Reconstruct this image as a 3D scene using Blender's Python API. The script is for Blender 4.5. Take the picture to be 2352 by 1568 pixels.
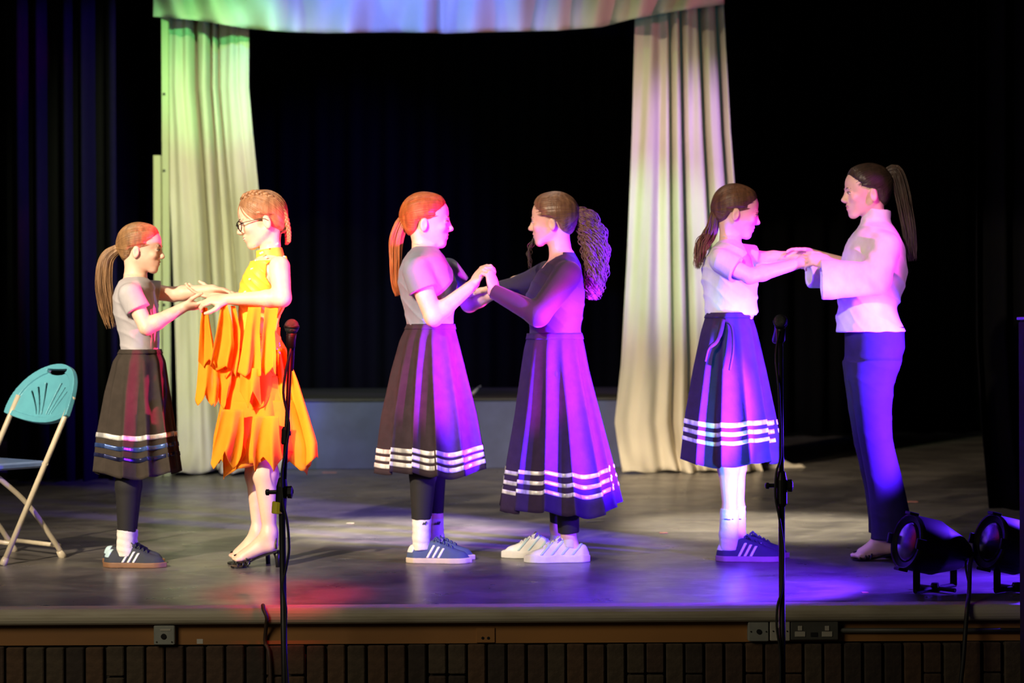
import bpy, math, random
import numpy as np
from mathutils import Vector, Matrix

for o in list(bpy.data.objects): bpy.data.objects.remove(o)
SC = bpy.context.scene
COL = SC.collection
PI = math.pi
# ------------------------------------------------------------------ camera
FPX = 4240.0; CAMZ = 1.0; HOR = 760.0; ROLL = 0.0051
cam = bpy.data.cameras.new('camera'); co = bpy.data.objects.new('camera', cam); COL.objects.link(co)
cam.sensor_width = 36.0; cam.lens = 36.0 * FPX / 2352.0
cam.shift_y = -(784.0 - HOR) / 2352.0
cr, sr = math.cos(ROLL), math.sin(ROLL)
co.matrix_world = Matrix(((cr, sr, 0, 0), (0, 0, -1, 0), (-sr, cr, 0, CAMZ), (0, 0, 0, 1)))
cam.clip_end = 200
cam.dof.use_dof = True; cam.dof.focus_distance = 6.8; cam.dof.aperture_fstop = 3.0
SC.camera = co
# ------------------------------------------------------------------ look, world, lights
SC.view_settings.view_transform = 'Standard'; SC.view_settings.look = 'None'
SC.view_settings.gamma = 1.0; SC.view_settings.use_curve_mapping = False
SC.view_settings.exposure = 0.0
w = bpy.data.worlds.new('world'); SC.world = w; w.use_nodes = True
w.node_tree.nodes['Background'].inputs[0].default_value = (0.5, 0.45, 0.4, 1)
w.node_tree.nodes['Background'].inputs[1].default_value = 0.003

def spot(name, loc, aim, col, power, size_deg, blend=0.4, rad=0.06):
    l = bpy.data.lights.new(name, 'SPOT'); o = bpy.data.objects.new(name, l); COL.objects.link(o)
    l.color = col; l.energy = power; l.spot_size = math.radians(size_deg); l.spot_blend = blend; l.shadow_soft_size = rad
    o.location = loc
    d = Vector(aim) - Vector(loc); o.rotation_euler = d.to_track_quat('-Z', 'Y').to_euler()
    return o
# front-of-house warm wash
spot('warm_wash_lamp', (-4.2, 1.6, 4.2), (-1.5, 8.0, 0.95), (1.0, 0.82, 0.58), 5200, 22, 0.8, 0.10)
spot('warm_wash_lamp', (-3.4, 1.2, 4.3), (-0.05, 8.1, 0.9), (1.0, 0.80, 0.56), 2700, 15, 0.5, 0.10)
spot('warm_wash_lamp', (-2.4, 1.0, 4.0), (1.45, 8.1, 1.42), (1.0, 0.80, 0.58), 2000, 11, 0.35, 0.08)
# low coloured lamps standing along the right front of the stage
spot('red_lamp', (2.35, 6.85, 0.9), (-1.02, 7.92, 1.0), (1.0, 0.03, 0.16), 3600, 19, 0.6, 0.04)
spot('magenta_lamp', (1.7, 5.9, 0.65), (-0.22, 8.05, 1.05), (1.0, 0.02, 0.80), 1500, 22, 0.4, 0.04)
spot('violet_lamp', (2.2, 6.78, 0.5), (0.27, 8.05, 0.74), (0.12, 0.01, 1.0), 26000, 24, 0.4, 0.04)
spot('blue_lamp', (2.5, 6.82, 0.60), (1.10, 8.05, 0.76), (0.09, 0.01, 1.0), 8500, 40, 0.4, 0.04)
spot('magenta_high_lamp', (3.3, 6.3, 3.2), (1.02, 8.05, 1.02), (0.9, 0.03, 0.85), 1500, 14, 0.5, 0.04)
spot('cyan_lamp', (1.38, 6.88, 0.24), (0.98, 8.05, 0.62), (0.0, 0.70, 1.0), 125, 50, 0.5, 0.04)
spot('pink_lamp', (2.9, 6.0, 1.2), (1.52, 8.05, 1.2), (0.9, 0.35, 1.0), 90, 18, 0.5, 0.04)
spot('blue_floor_lamp', (1.42, 6.86, 0.42), (0.7, 7.4, 0.0), (0.12, 0.02, 1.0), 300, 100, 0.7, 0.04)
spot('blue_floor_lamp', (2.4, 7.5, 0.5), (1.6, 7.0, 0.0), (0.10, 0.02, 1.0), 320, 95, 0.8, 0.04)
spot('blue_platform_lamp', (-1.2, 10.2, 4.0), (-1.1, 13.4, 0.25), (0.15, 0.12, 1.0), 170, 22, 0.9, 0.05)
spot('red_floor_lamp', (-0.3, 5.0, 2.6), (-0.86, 7.06, 0.0), (1.0, 0.02, 0.03), 1500, 13, 1.0, 0.05)
# overhead pools and curtain colours
spot('pool_lamp', (-0.9, 9.6, 5.2), (-0.60, 9.3, 0), (1.0, 0.90, 0.62), 4600, 17, 0.7, 0.1)
spot('pool_lamp', (1.4, 9.8, 5.2), (1.35, 9.4, 0), (1.0, 0.88, 0.64), 3800, 19, 0.7, 0.1)
spot('soft_top_lamp', (-0.3, 9.6, 5.6), (-0.3, 10.2, 0), (1.0, 0.86, 0.74), 500, 75, 0.9, 0.3)
spot('green_lamp', (-0.9, 10.0, 3.3), (-2.1, 13.0, 2.9), (0.16, 1.0, 0.28), 420, 24, 0.8, 0.05)
spot('lilac_lamp', (-3.2, 9.4, 2.6), (-1.75, 13.1, 0.25), (0.62, 0.45, 1.0), 240, 14, 0.8, 0.05)
spot('cream_lamp', (-2.4, 7.0, 4.4), (1.1, 13.1, 1.1), (1.0, 0.80, 0.55), 1800, 34, 0.8, 0.1)
spot('cream_lamp', (-1.0, 7.0, 4.4), (-2.0, 13.1, 1.6), (0.92, 1.0, 0.55), 2200, 30, 0.8, 0.1)
spot('valance_lamp', (0.0, 9.0, 2.6), (-0.4, 12.8, 3.3), (1.0, 0.80, 0.42), 32, 70, 1.0, 0.1)
spot('blue_valance_lamp', (-0.9, 10.4, 3.9), (-0.75, 12.7, 3.1), (0.10, 0.18, 1.0), 620, 60, 1.0, 0.03)
spot('pink_valance_lamp', (3.4, 11.2, 3.6), (-0.6, 12.7, 3.15), (1.0, 0.22, 0.40), 110, 50, 1.0, 0.03)
spot('green_valance_lamp', (-3.6, 11.3, 3.5), (0.6, 12.7, 3.15), (0.30, 1.0, 0.15), 80, 50, 1.0, 0.03)
spot('violet_curtain_lamp', (3.6, 10.6, 3.0), (1.5, 13.0, 2.0), (0.55, 0.3, 1.0), 700, 34, 0.8, 0.04)
spot('green_curtain_lamp', (-0.6, 9.6, 3.0), (1.0, 13.0, 1.6), (0.35, 1.0, 0.45), 420, 20, 0.9, 0.04)
spot('blue_back_lamp', (-0.6, 12.9, 4.4), (-1.5, 17.0, 1.8), (0.05, 0.05, 1.0), 700, 40, 0.9, 0.1)
# dim house light on the stage front
al = bpy.data.lights.new('house_light', 'AREA'); ao = bpy.data.objects.new('house_light', al); COL.objects.link(ao)
al.energy = 50; al.size = 1.5; al.color = (1.0, 0.86, 0.62); ao.location = (-2.6, 3.2, 2.2)
ao.rotation_euler = (Vector((-0.9, 6.6, -0.1)) - ao.location).to_track_quat('-Z', 'Y').to_euler()

# ------------------------------------------------------------------ helpers
def W(px, py, Y):
    lx = (px - 1176.0) / FPX * Y; ly = (HOR - py) / FPX * Y
    return np.array([lx * cr + ly * sr, Y, CAMZ - lx * sr + ly * cr])
def FL(px, py, z=0.0):
    lx = (px - 1176.0) / FPX; ly = (HOR - py) / FPX
    Y = (z - CAMZ) / (-lx * sr + ly * cr)
    return W(px, py, Y)
def unit(v): v = np.asarray(v, float); return v / np.linalg.norm(v)

def link(name, me, mat=None, parent=None, origin=None):
    o = bpy.data.objects.new(name, me); COL.objects.link(o)
    if mat is not None:
        for m in (mat if isinstance(mat, (list, tuple)) else [mat]): me.materials.append(m)
    if parent is not None: o.parent = parent
    return o
def mesh_from(V, F, origin=(0, 0, 0), smooth=True):
    V = np.asarray(V, np.float64) - np.asarray(origin, float)
    me = bpy.data.meshes.new('mesh')
    if isinstance(F, np.ndarray):
        n, k = F.shape
        me.vertices.add(len(V)); me.vertices.foreach_set('co', V.astype(np.float32).ravel())
        me.loops.add(n * k); me.loops.foreach_set('vertex_index', F.astype(np.int32).ravel())
        me.polygons.add(n); me.polygons.foreach_set('loop_start', np.arange(0, n * k, k, dtype=np.int32))
        me.polygons.foreach_set('loop_total', np.full(n, k, np.int32))
        me.update(calc_edges=True)
    else:
        me.from_pydata([tuple(v) for v in V], [], F); me.update()
    me.polygons.foreach_set('use_smooth', np.full(len(me.polygons), smooth, bool))
    return me
def tag(o, label=None, cat=None, group=None, kind=None):
    if label: o['label'] = label
    if cat: o['category'] = cat
    if group: o['group'] = group
    if kind: o['kind'] = kind
    return o
def thing(name, loc, label, cat, group=None):
    o = bpy.data.objects.new(name, None); COL.objects.link(o); o.location = tuple(loc); o.empty_display_size = 0.1
    tag(o, label, cat, group); o['_o'] = 0; del o['_o']
    return o

class Geo:
    """collects simple shapes into one mesh"""
    def __init__(s): s.V = []; s.F = []
    def add(s, V, F):
        b = len(s.V); s.V += [tuple(map(float, v)) for v in V]; s.F += [tuple(b + i for i in f) for f in F]; return s
    def box(s, lo, hi, R=None, c=None, bev=0.0):
        lo = np.array(lo, float); hi = np.array(hi, float)
        if bev <= 0:
            P = [(x, y, z) for z in (lo[2], hi[2]) for y in (lo[1], hi[1]) for x in (lo[0], hi[0])]
            F = [(0, 2, 3, 1), (4, 5, 7, 6), (0, 1, 5, 4), (2, 6, 7, 3), (0, 4, 6, 2), (1, 3, 7, 5)]
        else:
            b = bev; P = []; F = []
            zs = [(lo[2], b), (lo[2] + b, 0), (hi[2] - b, 0), (hi[2], b)]
            for z, i in zs:
                x0, x1, y0, y1 = lo[0] + i, hi[0] - i, lo[1] + i, hi[1] - i
                P += [(x0 + b, y0, z), (x1 - b, y0, z), (x1, y0 + b, z), (x1, y1 - b, z), (x1 - b, y1, z), (x0 + b, y1, z), (x0, y1 - b, z), (x0, y0 + b, z)]
            for k in range(3):
                for i in range(8):
                    j = (i + 1) % 8; F.append((k * 8 + i, k * 8 + j, k * 8 + 8 + j, k * 8 + 8 + i))
            F += [tuple(range(7, -1, -1)), tuple(range(24, 32))]
        P = np.array(P)
        if R is not None: P = P @ np.array(R).T
        if c is not None: P = P + np.array(c)
        return s.add(P, F)
    def tube(s, pts, r, n=8, caps=True, flat=None):
        pts = np.array(pts, float); m = len(pts); r = np.broadcast_to(np.array(r, float), (m,))
        T = np.gradient(pts, axis=0); T /= np.linalg.norm(T, axis=1)[:, None] + 1e-12
        u = np.cross(T[0], (0, 0, 1.0)); u = u if np.linalg.norm(u) > 1e-3 else np.cross(T[0], (1.0, 0, 0)); u = unit(u)
        V = []
        for i in range(m):
            u = u - T[i] * (u @ T[i]); u = unit(u); v = np.cross(T[i], u)
            for k in range(n):
                a = 2 * PI * k / n; V.append(pts[i] + r[i] * (math.cos(a) * u + math.sin(a) * v))
        F = [(i * n + k, i * n + (k + 1) % n, (i + 1) * n + (k + 1) % n, (i + 1) * n + k) for i in range(m - 1) for k in range(n)]
        if caps: F += [tuple(range(n - 1, -1, -1)), tuple(range((m - 1) * n, m * n))]
        return s.add(V, F)
    def lathe(s, prof, c, axis=(0, 0, 1), n=24):
        a = unit(axis); u = unit(np.cross(a, (0.3, 1, 0.2))); v = np.cross(a, u); V = []
        for r, h in prof:
            for k in range(n):
                t = 2 * PI * k / n; V.append(np.array(c) + a * h + r * (math.cos(t) * u + math.sin(t) * v))
        m = len(prof)
        F = [(i * n + k, i * n + (k + 1) % n, (i + 1) * n + (k + 1) % n, (i + 1) * n + k) for i in range(m - 1) for k in range(n)]
        F += [tuple(range(n - 1, -1, -1)), tuple(range((m - 1) * n, m * n))]
        return s.add(V, F)
    def grid(s, fn, nu, nv, closed=False):
        b = [fn(i / (nu if closed else nu - 1), j / (nv - 1)) for j in range(nv) for i in range(nu)]
        F = []
        for j in range(nv - 1):
            for i in range(nu if closed else nu - 1):
                k = (i + 1) % nu; F.append((j * nu + i, j * nu + k, (j + 1) * nu + k, (j + 1) * nu + i))
        return s.add(b, F)
    def build(s, name, mat, parent=None, origin=(0, 0, 0), smooth=False, solid=0.0):
        me = mesh_from(np.array(s.V), s.F, origin, smooth)
        o = link(name, me, mat, parent)
        if solid: m = o.modifiers.new('solid', 'SOLIDIFY'); m.thickness = solid; m.offset = 0
        return o

def spline(pts, n=24):
    pts = np.array(pts, float); m = len(pts)
    if m == 2: return pts[0] + (pts[1] - pts[0]) * np.linspace(0, 1, n)[:, None]
    P = np.vstack([2 * pts[0] - pts[1], pts, 2 * pts[-1] - pts[-2]]); out = []
    for t in np.linspace(0, m - 1 - 1e-9, n):
        i = int(t); f = t - i; a, b, c, d = P[i:i + 4]
        out.append(0.5 * (2 * b + (c - a) * f + (2 * a - 5 * b + 4 * c - d) * f * f + (-a + 3 * b - 3 * c + d) * f ** 3))
    return np.array(out)

# ------------------------------------------------------------------ materials
def mat(name, col, rough=0.6, col2=None, scale=20, stretch=(1, 1, 1), bump=0.0, bscale=60, metal=0.0, spec=0.5, sheen=0.0, transl=0.0, detail=6, contrast=(0.35, 0.65), obj=True, sss=0.0):
    m = bpy.data.materials.new(name); m.use_nodes = True; nt = m.node_tree; N = nt.nodes; L = nt.links
    p = N['Principled BSDF']; out = N['Material Output']
    p.inputs['Base Color'].default_value = (*col, 1); p.inputs['Roughness'].default_value = rough
    p.inputs['Metallic'].default_value = metal; p.inputs['Specular IOR Level'].default_value = spec
    if sheen: p.inputs['Sheen Weight'].default_value = sheen; p.inputs['Sheen Roughness'].default_value = 0.4
    if sss: p.inputs['Subsurface Weight'].default_value = sss; p.inputs['Subsurface Radius'].default_value = (0.012, 0.005, 0.003); p.inputs['Subsurface Scale'].default_value = 0.5
    tc = N.new('ShaderNodeTexCoord'); mp = N.new('ShaderNodeMapping'); mp.inputs['Scale'].default_value = stretch
    L.new(tc.outputs['Object'], mp.inputs[0])
    if col2 is None: col2 = tuple(c * 0.86 for c in col)
    n = N.new('ShaderNodeTexNoise'); n.inputs['Scale'].default_value = scale; n.inputs['Detail'].default_value = detail; L.new(mp.outputs[0], n.inputs['Vector'])
    r = N.new('ShaderNodeValToRGB'); r.color_ramp.elements[0].position = contrast[0]; r.color_ramp.elements[1].position = contrast[1]
    r.color_ramp.elements[0].color = (*col2, 1); r.color_ramp.elements[1].color = (*col, 1)
    L.new(n.outputs['Fac'], r.inputs[0]); L.new(r.outputs[0], p.inputs['Base Color'])
    if bump:
        n2 = N.new('ShaderNodeTexNoise'); n2.inputs['Scale'].default_value = bscale; n2.inputs['Detail'].default_value = 4; L.new(mp.outputs[0], n2.inputs['Vector'])
        b = N.new('ShaderNodeBump'); b.inputs['Strength'].default_value = bump; b.inputs['Distance'].default_value = 0.01
        L.new(n2.outputs['Fac'], b.inputs['Height']); L.new(b.outputs[0], p.inputs['Normal'])
    if transl:
        t = N.new('ShaderNodeBsdfTranslucent'); L.new(r.outputs[0], t.inputs[0]); mx = N.new('ShaderNodeMixShader'); mx.inputs[0].default_value = transl
        L.new(p.outputs[0], mx.inputs[1]); L.new(t.outputs[0], mx.inputs[2]); L.new(mx.outputs[0], out.inputs[0])
    return m
M = {}
M['skin'] = mat('skin', (0.80, 0.53, 0.41), 0.5, (0.74, 0.46, 0.35), 18, bump=0.03, bscale=200, sss=0.15)
M['lips'] = mat('lips', (0.55, 0.16, 0.15), 0.4)
M['eye_white'] = mat('eye_white', (0.75, 0.73, 0.7), 0.2)
M['iris'] = mat('iris', (0.05, 0.03, 0.02), 0.2)
def hairmat(n, a, b): return mat(n, a, 0.42, b, 60, (1, 1, 0.15), bump=0.25, bscale=120, spec=0.5)
M['hair_light'] = hairmat('light_brown_hair', (0.30, 0.16, 0.07), (0.16, 0.08, 0.035))
M['hair_red'] = hairmat('auburn_hair', (0.42, 0.12, 0.03), (0.26, 0.06, 0.015))
M['hair_brown'] = hairmat('brown_hair', (0.15, 0.065, 0.035), (0.07, 0.03, 0.018))
M['hair_curly'] = hairmat('curly_brown_hair', (0.24, 0.12, 0.07), (0.12, 0.055, 0.035))
M['hair_dark'] = hairmat('dark_hair', (0.05, 0.028, 0.02), (0.025, 0.015, 0.012))
M['hair_blond'] = hairmat('dark_blond_hair', (0.40, 0.20, 0.10), (0.22, 0.10, 0.05))
M['tee_lilac'] = mat('grey_cotton', (0.42, 0.40, 0.44), 0.85, bump=0.45, bscale=11, stretch=(1, 1, 0.55), sheen=0.1)
M['tee_blue'] = mat('blue_grey_cotton', (0.17, 0.20, 0.28), 0.85, bump=0.45, bscale=11, stretch=(1, 1, 0.55), sheen=0.1)
M['tee_pale'] = mat('pale_cotton', (0.55, 0.55, 0.56), 0.85, bump=0.45, bscale=11, stretch=(1, 1, 0.55), sheen=0.1)
M['blouse'] = mat('white_blouse_cloth', (0.66, 0.64, 0.60), 0.8, bump=0.5, bscale=10, stretch=(1, 1, 0.6))
M['black_top'] = mat('black_jersey', (0.018, 0.011, 0.036), 0.8, bump=0.06, bscale=90, sheen=0.1)
M['skirt'] = mat('black_skirt_cloth', (0.028, 0.018, 0.026), 0.9, (0.022, 0.014, 0.020), 30, bump=0.1, bscale=60, spec=0.2)
M['skirt_brown'] = mat('brown_black_skirt_cloth', (0.042, 0.033, 0.028), 0.9, (0.034, 0.027, 0.023), 30, bump=0.1, bscale=60, spec=0.2)
M['skirt_violet'] = mat('violet_black_skirt_cloth', (0.028, 0.016, 0.050), 0.9, (0.023, 0.013, 0.042), 30, bump=0.1, bscale=60, spec=0.2)
M['leggings'] = mat('black_leggings', (0.007, 0.006, 0.007), 0.8, bump=0.05)
M['trousers'] = mat('dark_trouser_cloth', (0.022, 0.018, 0.035), 0.85, bump=0.08, bscale=30, spec=0.2)
M['satin_white'] = mat('silver_satin', (0.88, 0.88, 0.88), 0.3, (0.30, 0.30, 0.32), 34, (1, 1, 0.2), metal=0.25, bump=0.3, bscale=20)
M['satin_blue'] = mat('blue_satin', (0.10, 0.18, 0.50), 0.25, (0.03, 0.06, 0.2), 26, (1, 1, 0.2), metal=0.5, bump=0.3, bscale=20)
M['satin_navy'] = mat('navy_satin', (0.03, 0.04, 0.14), 0.25, (0.01, 0.01, 0.04), 26, (1, 1, 0.2), metal=0.5, bump=0.3, bscale=20)
M['sock'] = mat('white_sock', (0.72, 0.68, 0.64), 0.9, bump=0.15, bscale=150)
M['shoe_navy'] = mat('navy_suede', (0.03, 0.035, 0.05), 0.85)
M['shoe_blue'] = mat('blue_suede', (0.06, 0.09, 0.20), 0.85)
M['shoe_dark'] = mat('dark_suede', (0.03, 0.025, 0.06), 0.85)
M['gum'] = mat('gum_sole', (0.20, 0.10, 0.05), 0.6)
M['pale_sole'] = mat('pale_sole', (0.62, 0.52, 0.42), 0.6)
M['mauve_sole'] = mat('mauve_sole', (0.30, 0.16, 0.20), 0.6)
M['white_leather'] = mat('white_leather', (0.75, 0.74, 0.73), 0.5)
M['lightblue'] = mat('light_blue_leather', (0.45, 0.62, 0.72), 0.6)
M['strap'] = mat('black_strap', (0.007, 0.006, 0.007), 0.35)
M['chiffon'] = mat('orange_chiffon', (1.0, 0.50, 0.035), 0.75, (1.0, 0.42, 0.025), 8, transl=0.45, spec=0.2)
M['bodice'] = mat('yellow_orange_lycra', (1.0, 0.62, 0.06), 0.5, (1.0, 0.52, 0.04), 14, bump=0.1, bscale=30)
M['crystal'] = mat('crystal', (1, 0.97, 0.92), 0.1, metal=0.2)
M['curtain'] = mat('cream_curtain_cloth', (0.62, 0.56, 0.44), 0.9, (0.50, 0.44, 0.34), 3.0, (1, 1, 0.4), bump=0.12, bscale=30, contrast=(0.3, 0.6))
M['drape'] = mat('black_drape', (0.0035, 0.0035, 0.004), 0.95, bump=0.1, spec=0.05)
M['pole'] = mat('pale_green_timber', (0.46, 0.47, 0.25), 0.7, (0.42, 0.46, 0.28), 8, (1, 1, 0.1))
M['screw'] = mat('screw_metal', (0.08, 0.08, 0.07), 0.4, metal=0.8)
M['nosing'] = mat('worn_cream_paint', (0.42, 0.38, 0.29), 0.6, (0.30, 0.26, 0.18), 14, (0.25, 1, 2), contrast=(0.28, 0.55), bump=0.1)
M['fascia'] = mat('orange_ply', (0.34, 0.15, 0.035), 0.7, (0.22, 0.10, 0.03), 3, (0.4, 1, 1))
M['mortar'] = mat('mortar', (0.10, 0.09, 0.075), 0.95)
M['grey_plastic'] = mat('grey_plastic', (0.26, 0.27, 0.24), 0.5)
M['pale_plastic'] = mat('pale_plastic', (0.42, 0.40, 0.33), 0.5)
M['dark_hole'] = mat('dark_hole', (0.004, 0.004, 0.004), 0.9)
M['dark_plastic'] = mat('dark_socket_plastic', (0.07, 0.07, 0.06), 0.5)
M['black_metal'] = mat('black_metal', (0.008, 0.008, 0.009), 0.45, metal=0.0, spec=0.3)
M['mesh_grey'] = mat('microphone_grille', (0.10, 0.10, 0.10), 0.4, metal=0.7, bump=0.6, bscale=400)
M['yellow_tape'] = mat('yellow_tape', (0.7, 0.6, 0.02), 0.5)
M['cable'] = mat('cable_rubber', (0.008, 0.008, 0.008), 0.6)
M['chair_teal'] = mat('teal_plastic', (0.10, 0.36, 0.46), 0.35, (0.09, 0.32, 0.42))
M['chair_tube'] = mat('beige_tube', (0.55, 0.48, 0.36), 0.35)
M['chair_seat'] = mat('blue_plastic', (0.10, 0.16, 0.34), 0.4)
M['tape_w'] = mat('white_tape', (0.5, 0.47, 0.42), 0.6)
M['tape_p'] = mat('pink_tape', (0.45, 0.18, 0.14), 0.6)
M['tape_g'] = mat('green_tape', (0.05, 0.5, 0.2), 0.6)
M['lens'] = mat('lamp_lens', (0.004, 0.003, 0.006), 0.25, spec=0.2)
M['lamp_black'] = mat('matt_black_lamp_paint', (0.0016, 0.0015, 0.0016), 0.6, spec=0.12)
M['cabinet'] = mat('dark_brown_board', (0.02, 0.018, 0.014), 0.9, spec=0.05)
M['hall'] = mat('hall_floor_wood', (0.05, 0.035, 0.02), 0.4)
def floormat():
    m = bpy.data.materials.new('painted_stage_floor'); m.use_nodes = True; nt = m.node_tree; N = nt.nodes; L = nt.links; p = N['Principled BSDF']
    tc = N.new('ShaderNodeTexCoord')
    def noise(s, st, d=6, dist=0.0, rough=0.55):
        mp = N.new('ShaderNodeMapping'); mp.inputs['Scale'].default_value = st; L.new(tc.outputs['Object'], mp.inputs[0])
        n = N.new('ShaderNodeTexNoise'); n.inputs['Scale'].default_value = s; n.inputs['Detail'].default_value = d; n.inputs['Distortion'].default_value = dist; n.inputs['Roughness'].default_value = rough
        L.new(mp.outputs[0], n.inputs[0]); return n.outputs['Fac']
    def ramp(x, a, b, c0, c1):
        r = N.new('ShaderNodeValToRGB'); r.color_ramp.elements[0].position = a; r.color_ramp.elements[1].position = b; r.color_ramp.elements[0].color = (*c0, 1); r.color_ramp.elements[1].color = (*c1, 1); L.new(x, r.inputs[0]); return r.outputs[0]
    base = ramp(noise(2.2, (1, 1.3, 1), 8, 0.6), 0.38, 0.66, (0.075, 0.068, 0.068), (0.15, 0.137, 0.125))
    fine = ramp(noise(9, (1, 1.6, 1), 6, 0.3), 0.55, 0.78, (0, 0, 0), (1, 1, 1))
    mx = N.new('ShaderNodeMix'); mx.data_type = 'RGBA'; L.new(fine, mx.inputs[0]); L.new(base, mx.inputs[6]); mx.inputs[7].default_value = (0.20, 0.185, 0.165, 1)
    vo = N.new('ShaderNodeTexVoronoi'); vo.feature = 'DISTANCE_TO_EDGE'; vo.inputs['Scale'].default_value = 1.3; vo.inputs['Randomness'].default_value = 1
    L.new(tc.outputs['Object'], vo.inputs['Vector'])
    L.new(mx.outputs[2], p.inputs['Base Color'])
    rr = ramp(noise(5, (1, 1, 1), 5), 0.3, 0.7, (0.26, 0.26, 0.26), (0.40, 0.40, 0.40)); L.new(rr, p.inputs['Roughness'])
    b = N.new('ShaderNodeBump'); b.inputs['Strength'].default_value = 0.25; b.inputs['Distance'].default_value = 0.004; L.new(noise(14, (0.6, 2, 1), 5), b.inputs['Height']); L.new(b.outputs[0], p.inputs['Normal'])
    return m
M['floor'] = floormat()
M['platform'] = mat('blue_painted_board', (0.07, 0.085, 0.20), 0.6, (0.05, 0.06, 0.14), 6, contrast=(0.3, 0.7), bump=0.1)
M['platform_top'] = mat('dark_board', (0.03, 0.028, 0.026), 0.6, bump=0.1)

# ------------------------------------------------------------------ signed distance modelling
def smin(a, b, k):
    if k <= 0: return np.minimum(a, b)
    h = np.maximum(k - np.abs(a - b), 0) / k
    return np.minimum(a, b) - h * h * k * 0.25
class Frame:
    """right-handed frame: x face/forward, y left, z up, scale s"""
    def __init__(s, o, x, z, sc=1.0):
        s.o = np.array(o, float); x = unit(x); z = np.array(z, float); z = unit(z - x * (z @ x)); y = np.cross(z, x)
        s.R = np.stack([x, y, z], 1); s.s = sc
    def p(s, *a): a = a[0] if len(a) == 1 else a; return s.o + s.R @ (np.array(a, float) * s.s)
    def inv(s, P): return (P - s.o) @ s.R / s.s
def cone(a, b, ra, rb, k=0.02, flat=None, cut=False, op=1, cuta=False):
    a = np.array(a, float); b = np.array(b, float); r = max(ra, rb) * (1 if flat is None else max(1, flat[1]))
    lo = np.minimum(a, b) - r - k; hi = np.maximum(a, b) + r + k; ab = b - a; L2 = ab @ ab; ax = ab / math.sqrt(L2)
    def fn(P):
        q = P - a; t = np.clip((q @ ab) / L2, 0, 1); d = q - t[:, None] * ab
        if flat is not None:
            n = unit(flat[0]); c = d @ n; d = d - np.outer(c * (1 - 1 / flat[1]), n)
        D = np.sqrt((d * d).sum(1)) - (ra + (rb - ra) * t)
        if cut: D = np.maximum(D, (P - b) @ ax)
        if cuta: D = np.maximum(D, (a - P) @ ax)
        return D
    return (fn, lo, hi, k, op)
def ell(c, r, R=None, k=0.02, op=1):
    c = np.array(c, float); r = np.array(r, float); m = r.max()
    def fn(P):
        q = P - c
        if R is not None: q = q @ R
        k0 = np.sqrt(((q / r) ** 2).sum(1)); k1 = np.sqrt(((q / (r * r)) ** 2).sum(1)) + 1e-9
        return k0 * (k0 - 1) / k1
    return (fn, c - m - k, c + m + k, k, op)
def loft(lv, k=0.02, inset=0.0, op=1, power=2.0, wr=None):
    """lv rows: z, cx, cy, rx, ry   (z ascending)"""
    lv = np.array(sorted([tuple(r) for r in lv]), float); z = lv[:, 0]
    rr = max(lv[:, 3].max(), lv[:, 4].max())
    lo = np.array([(lv[:, 1] - lv[:, 3]).min() - k, (lv[:, 2] - lv[:, 4]).min() - k, z[0] - k]); hi = np.array([(lv[:, 1] + lv[:, 3]).max() + k, (lv[:, 2] + lv[:, 4]).max() + k, z[-1] + k])
    zz = np.linspace(z[0], z[-1], 200)
    def smooth(c):
        v = np.interp(zz, z, c); kk = np.hanning(25); kk /= kk.sum(); vp = np.pad(v, 12, mode='edge'); return np.convolve(vp, kk, 'valid')
    S = [smooth(lv[:, i]) for i in range(1, 5)]
    def fn(P):
        cx, cy, rx, ry = [np.interp(P[:, 2], zz, s) for s in S]
        rx = rx - inset; ry = ry - inset
        q = ((np.abs(P[:, 0] - cx) / rx) ** power + (np.abs(P[:, 1] - cy) / ry) ** power) ** (1 / power)
        d = (q - 1) * np.minimum(rx, ry)
        if wr is not None: d = d + wr(P)
        return np.maximum(d, np.maximum(z[0] - P[:, 2], P[:, 2] - z[-1]))
    return (fn, lo, hi, k, op)
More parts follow.
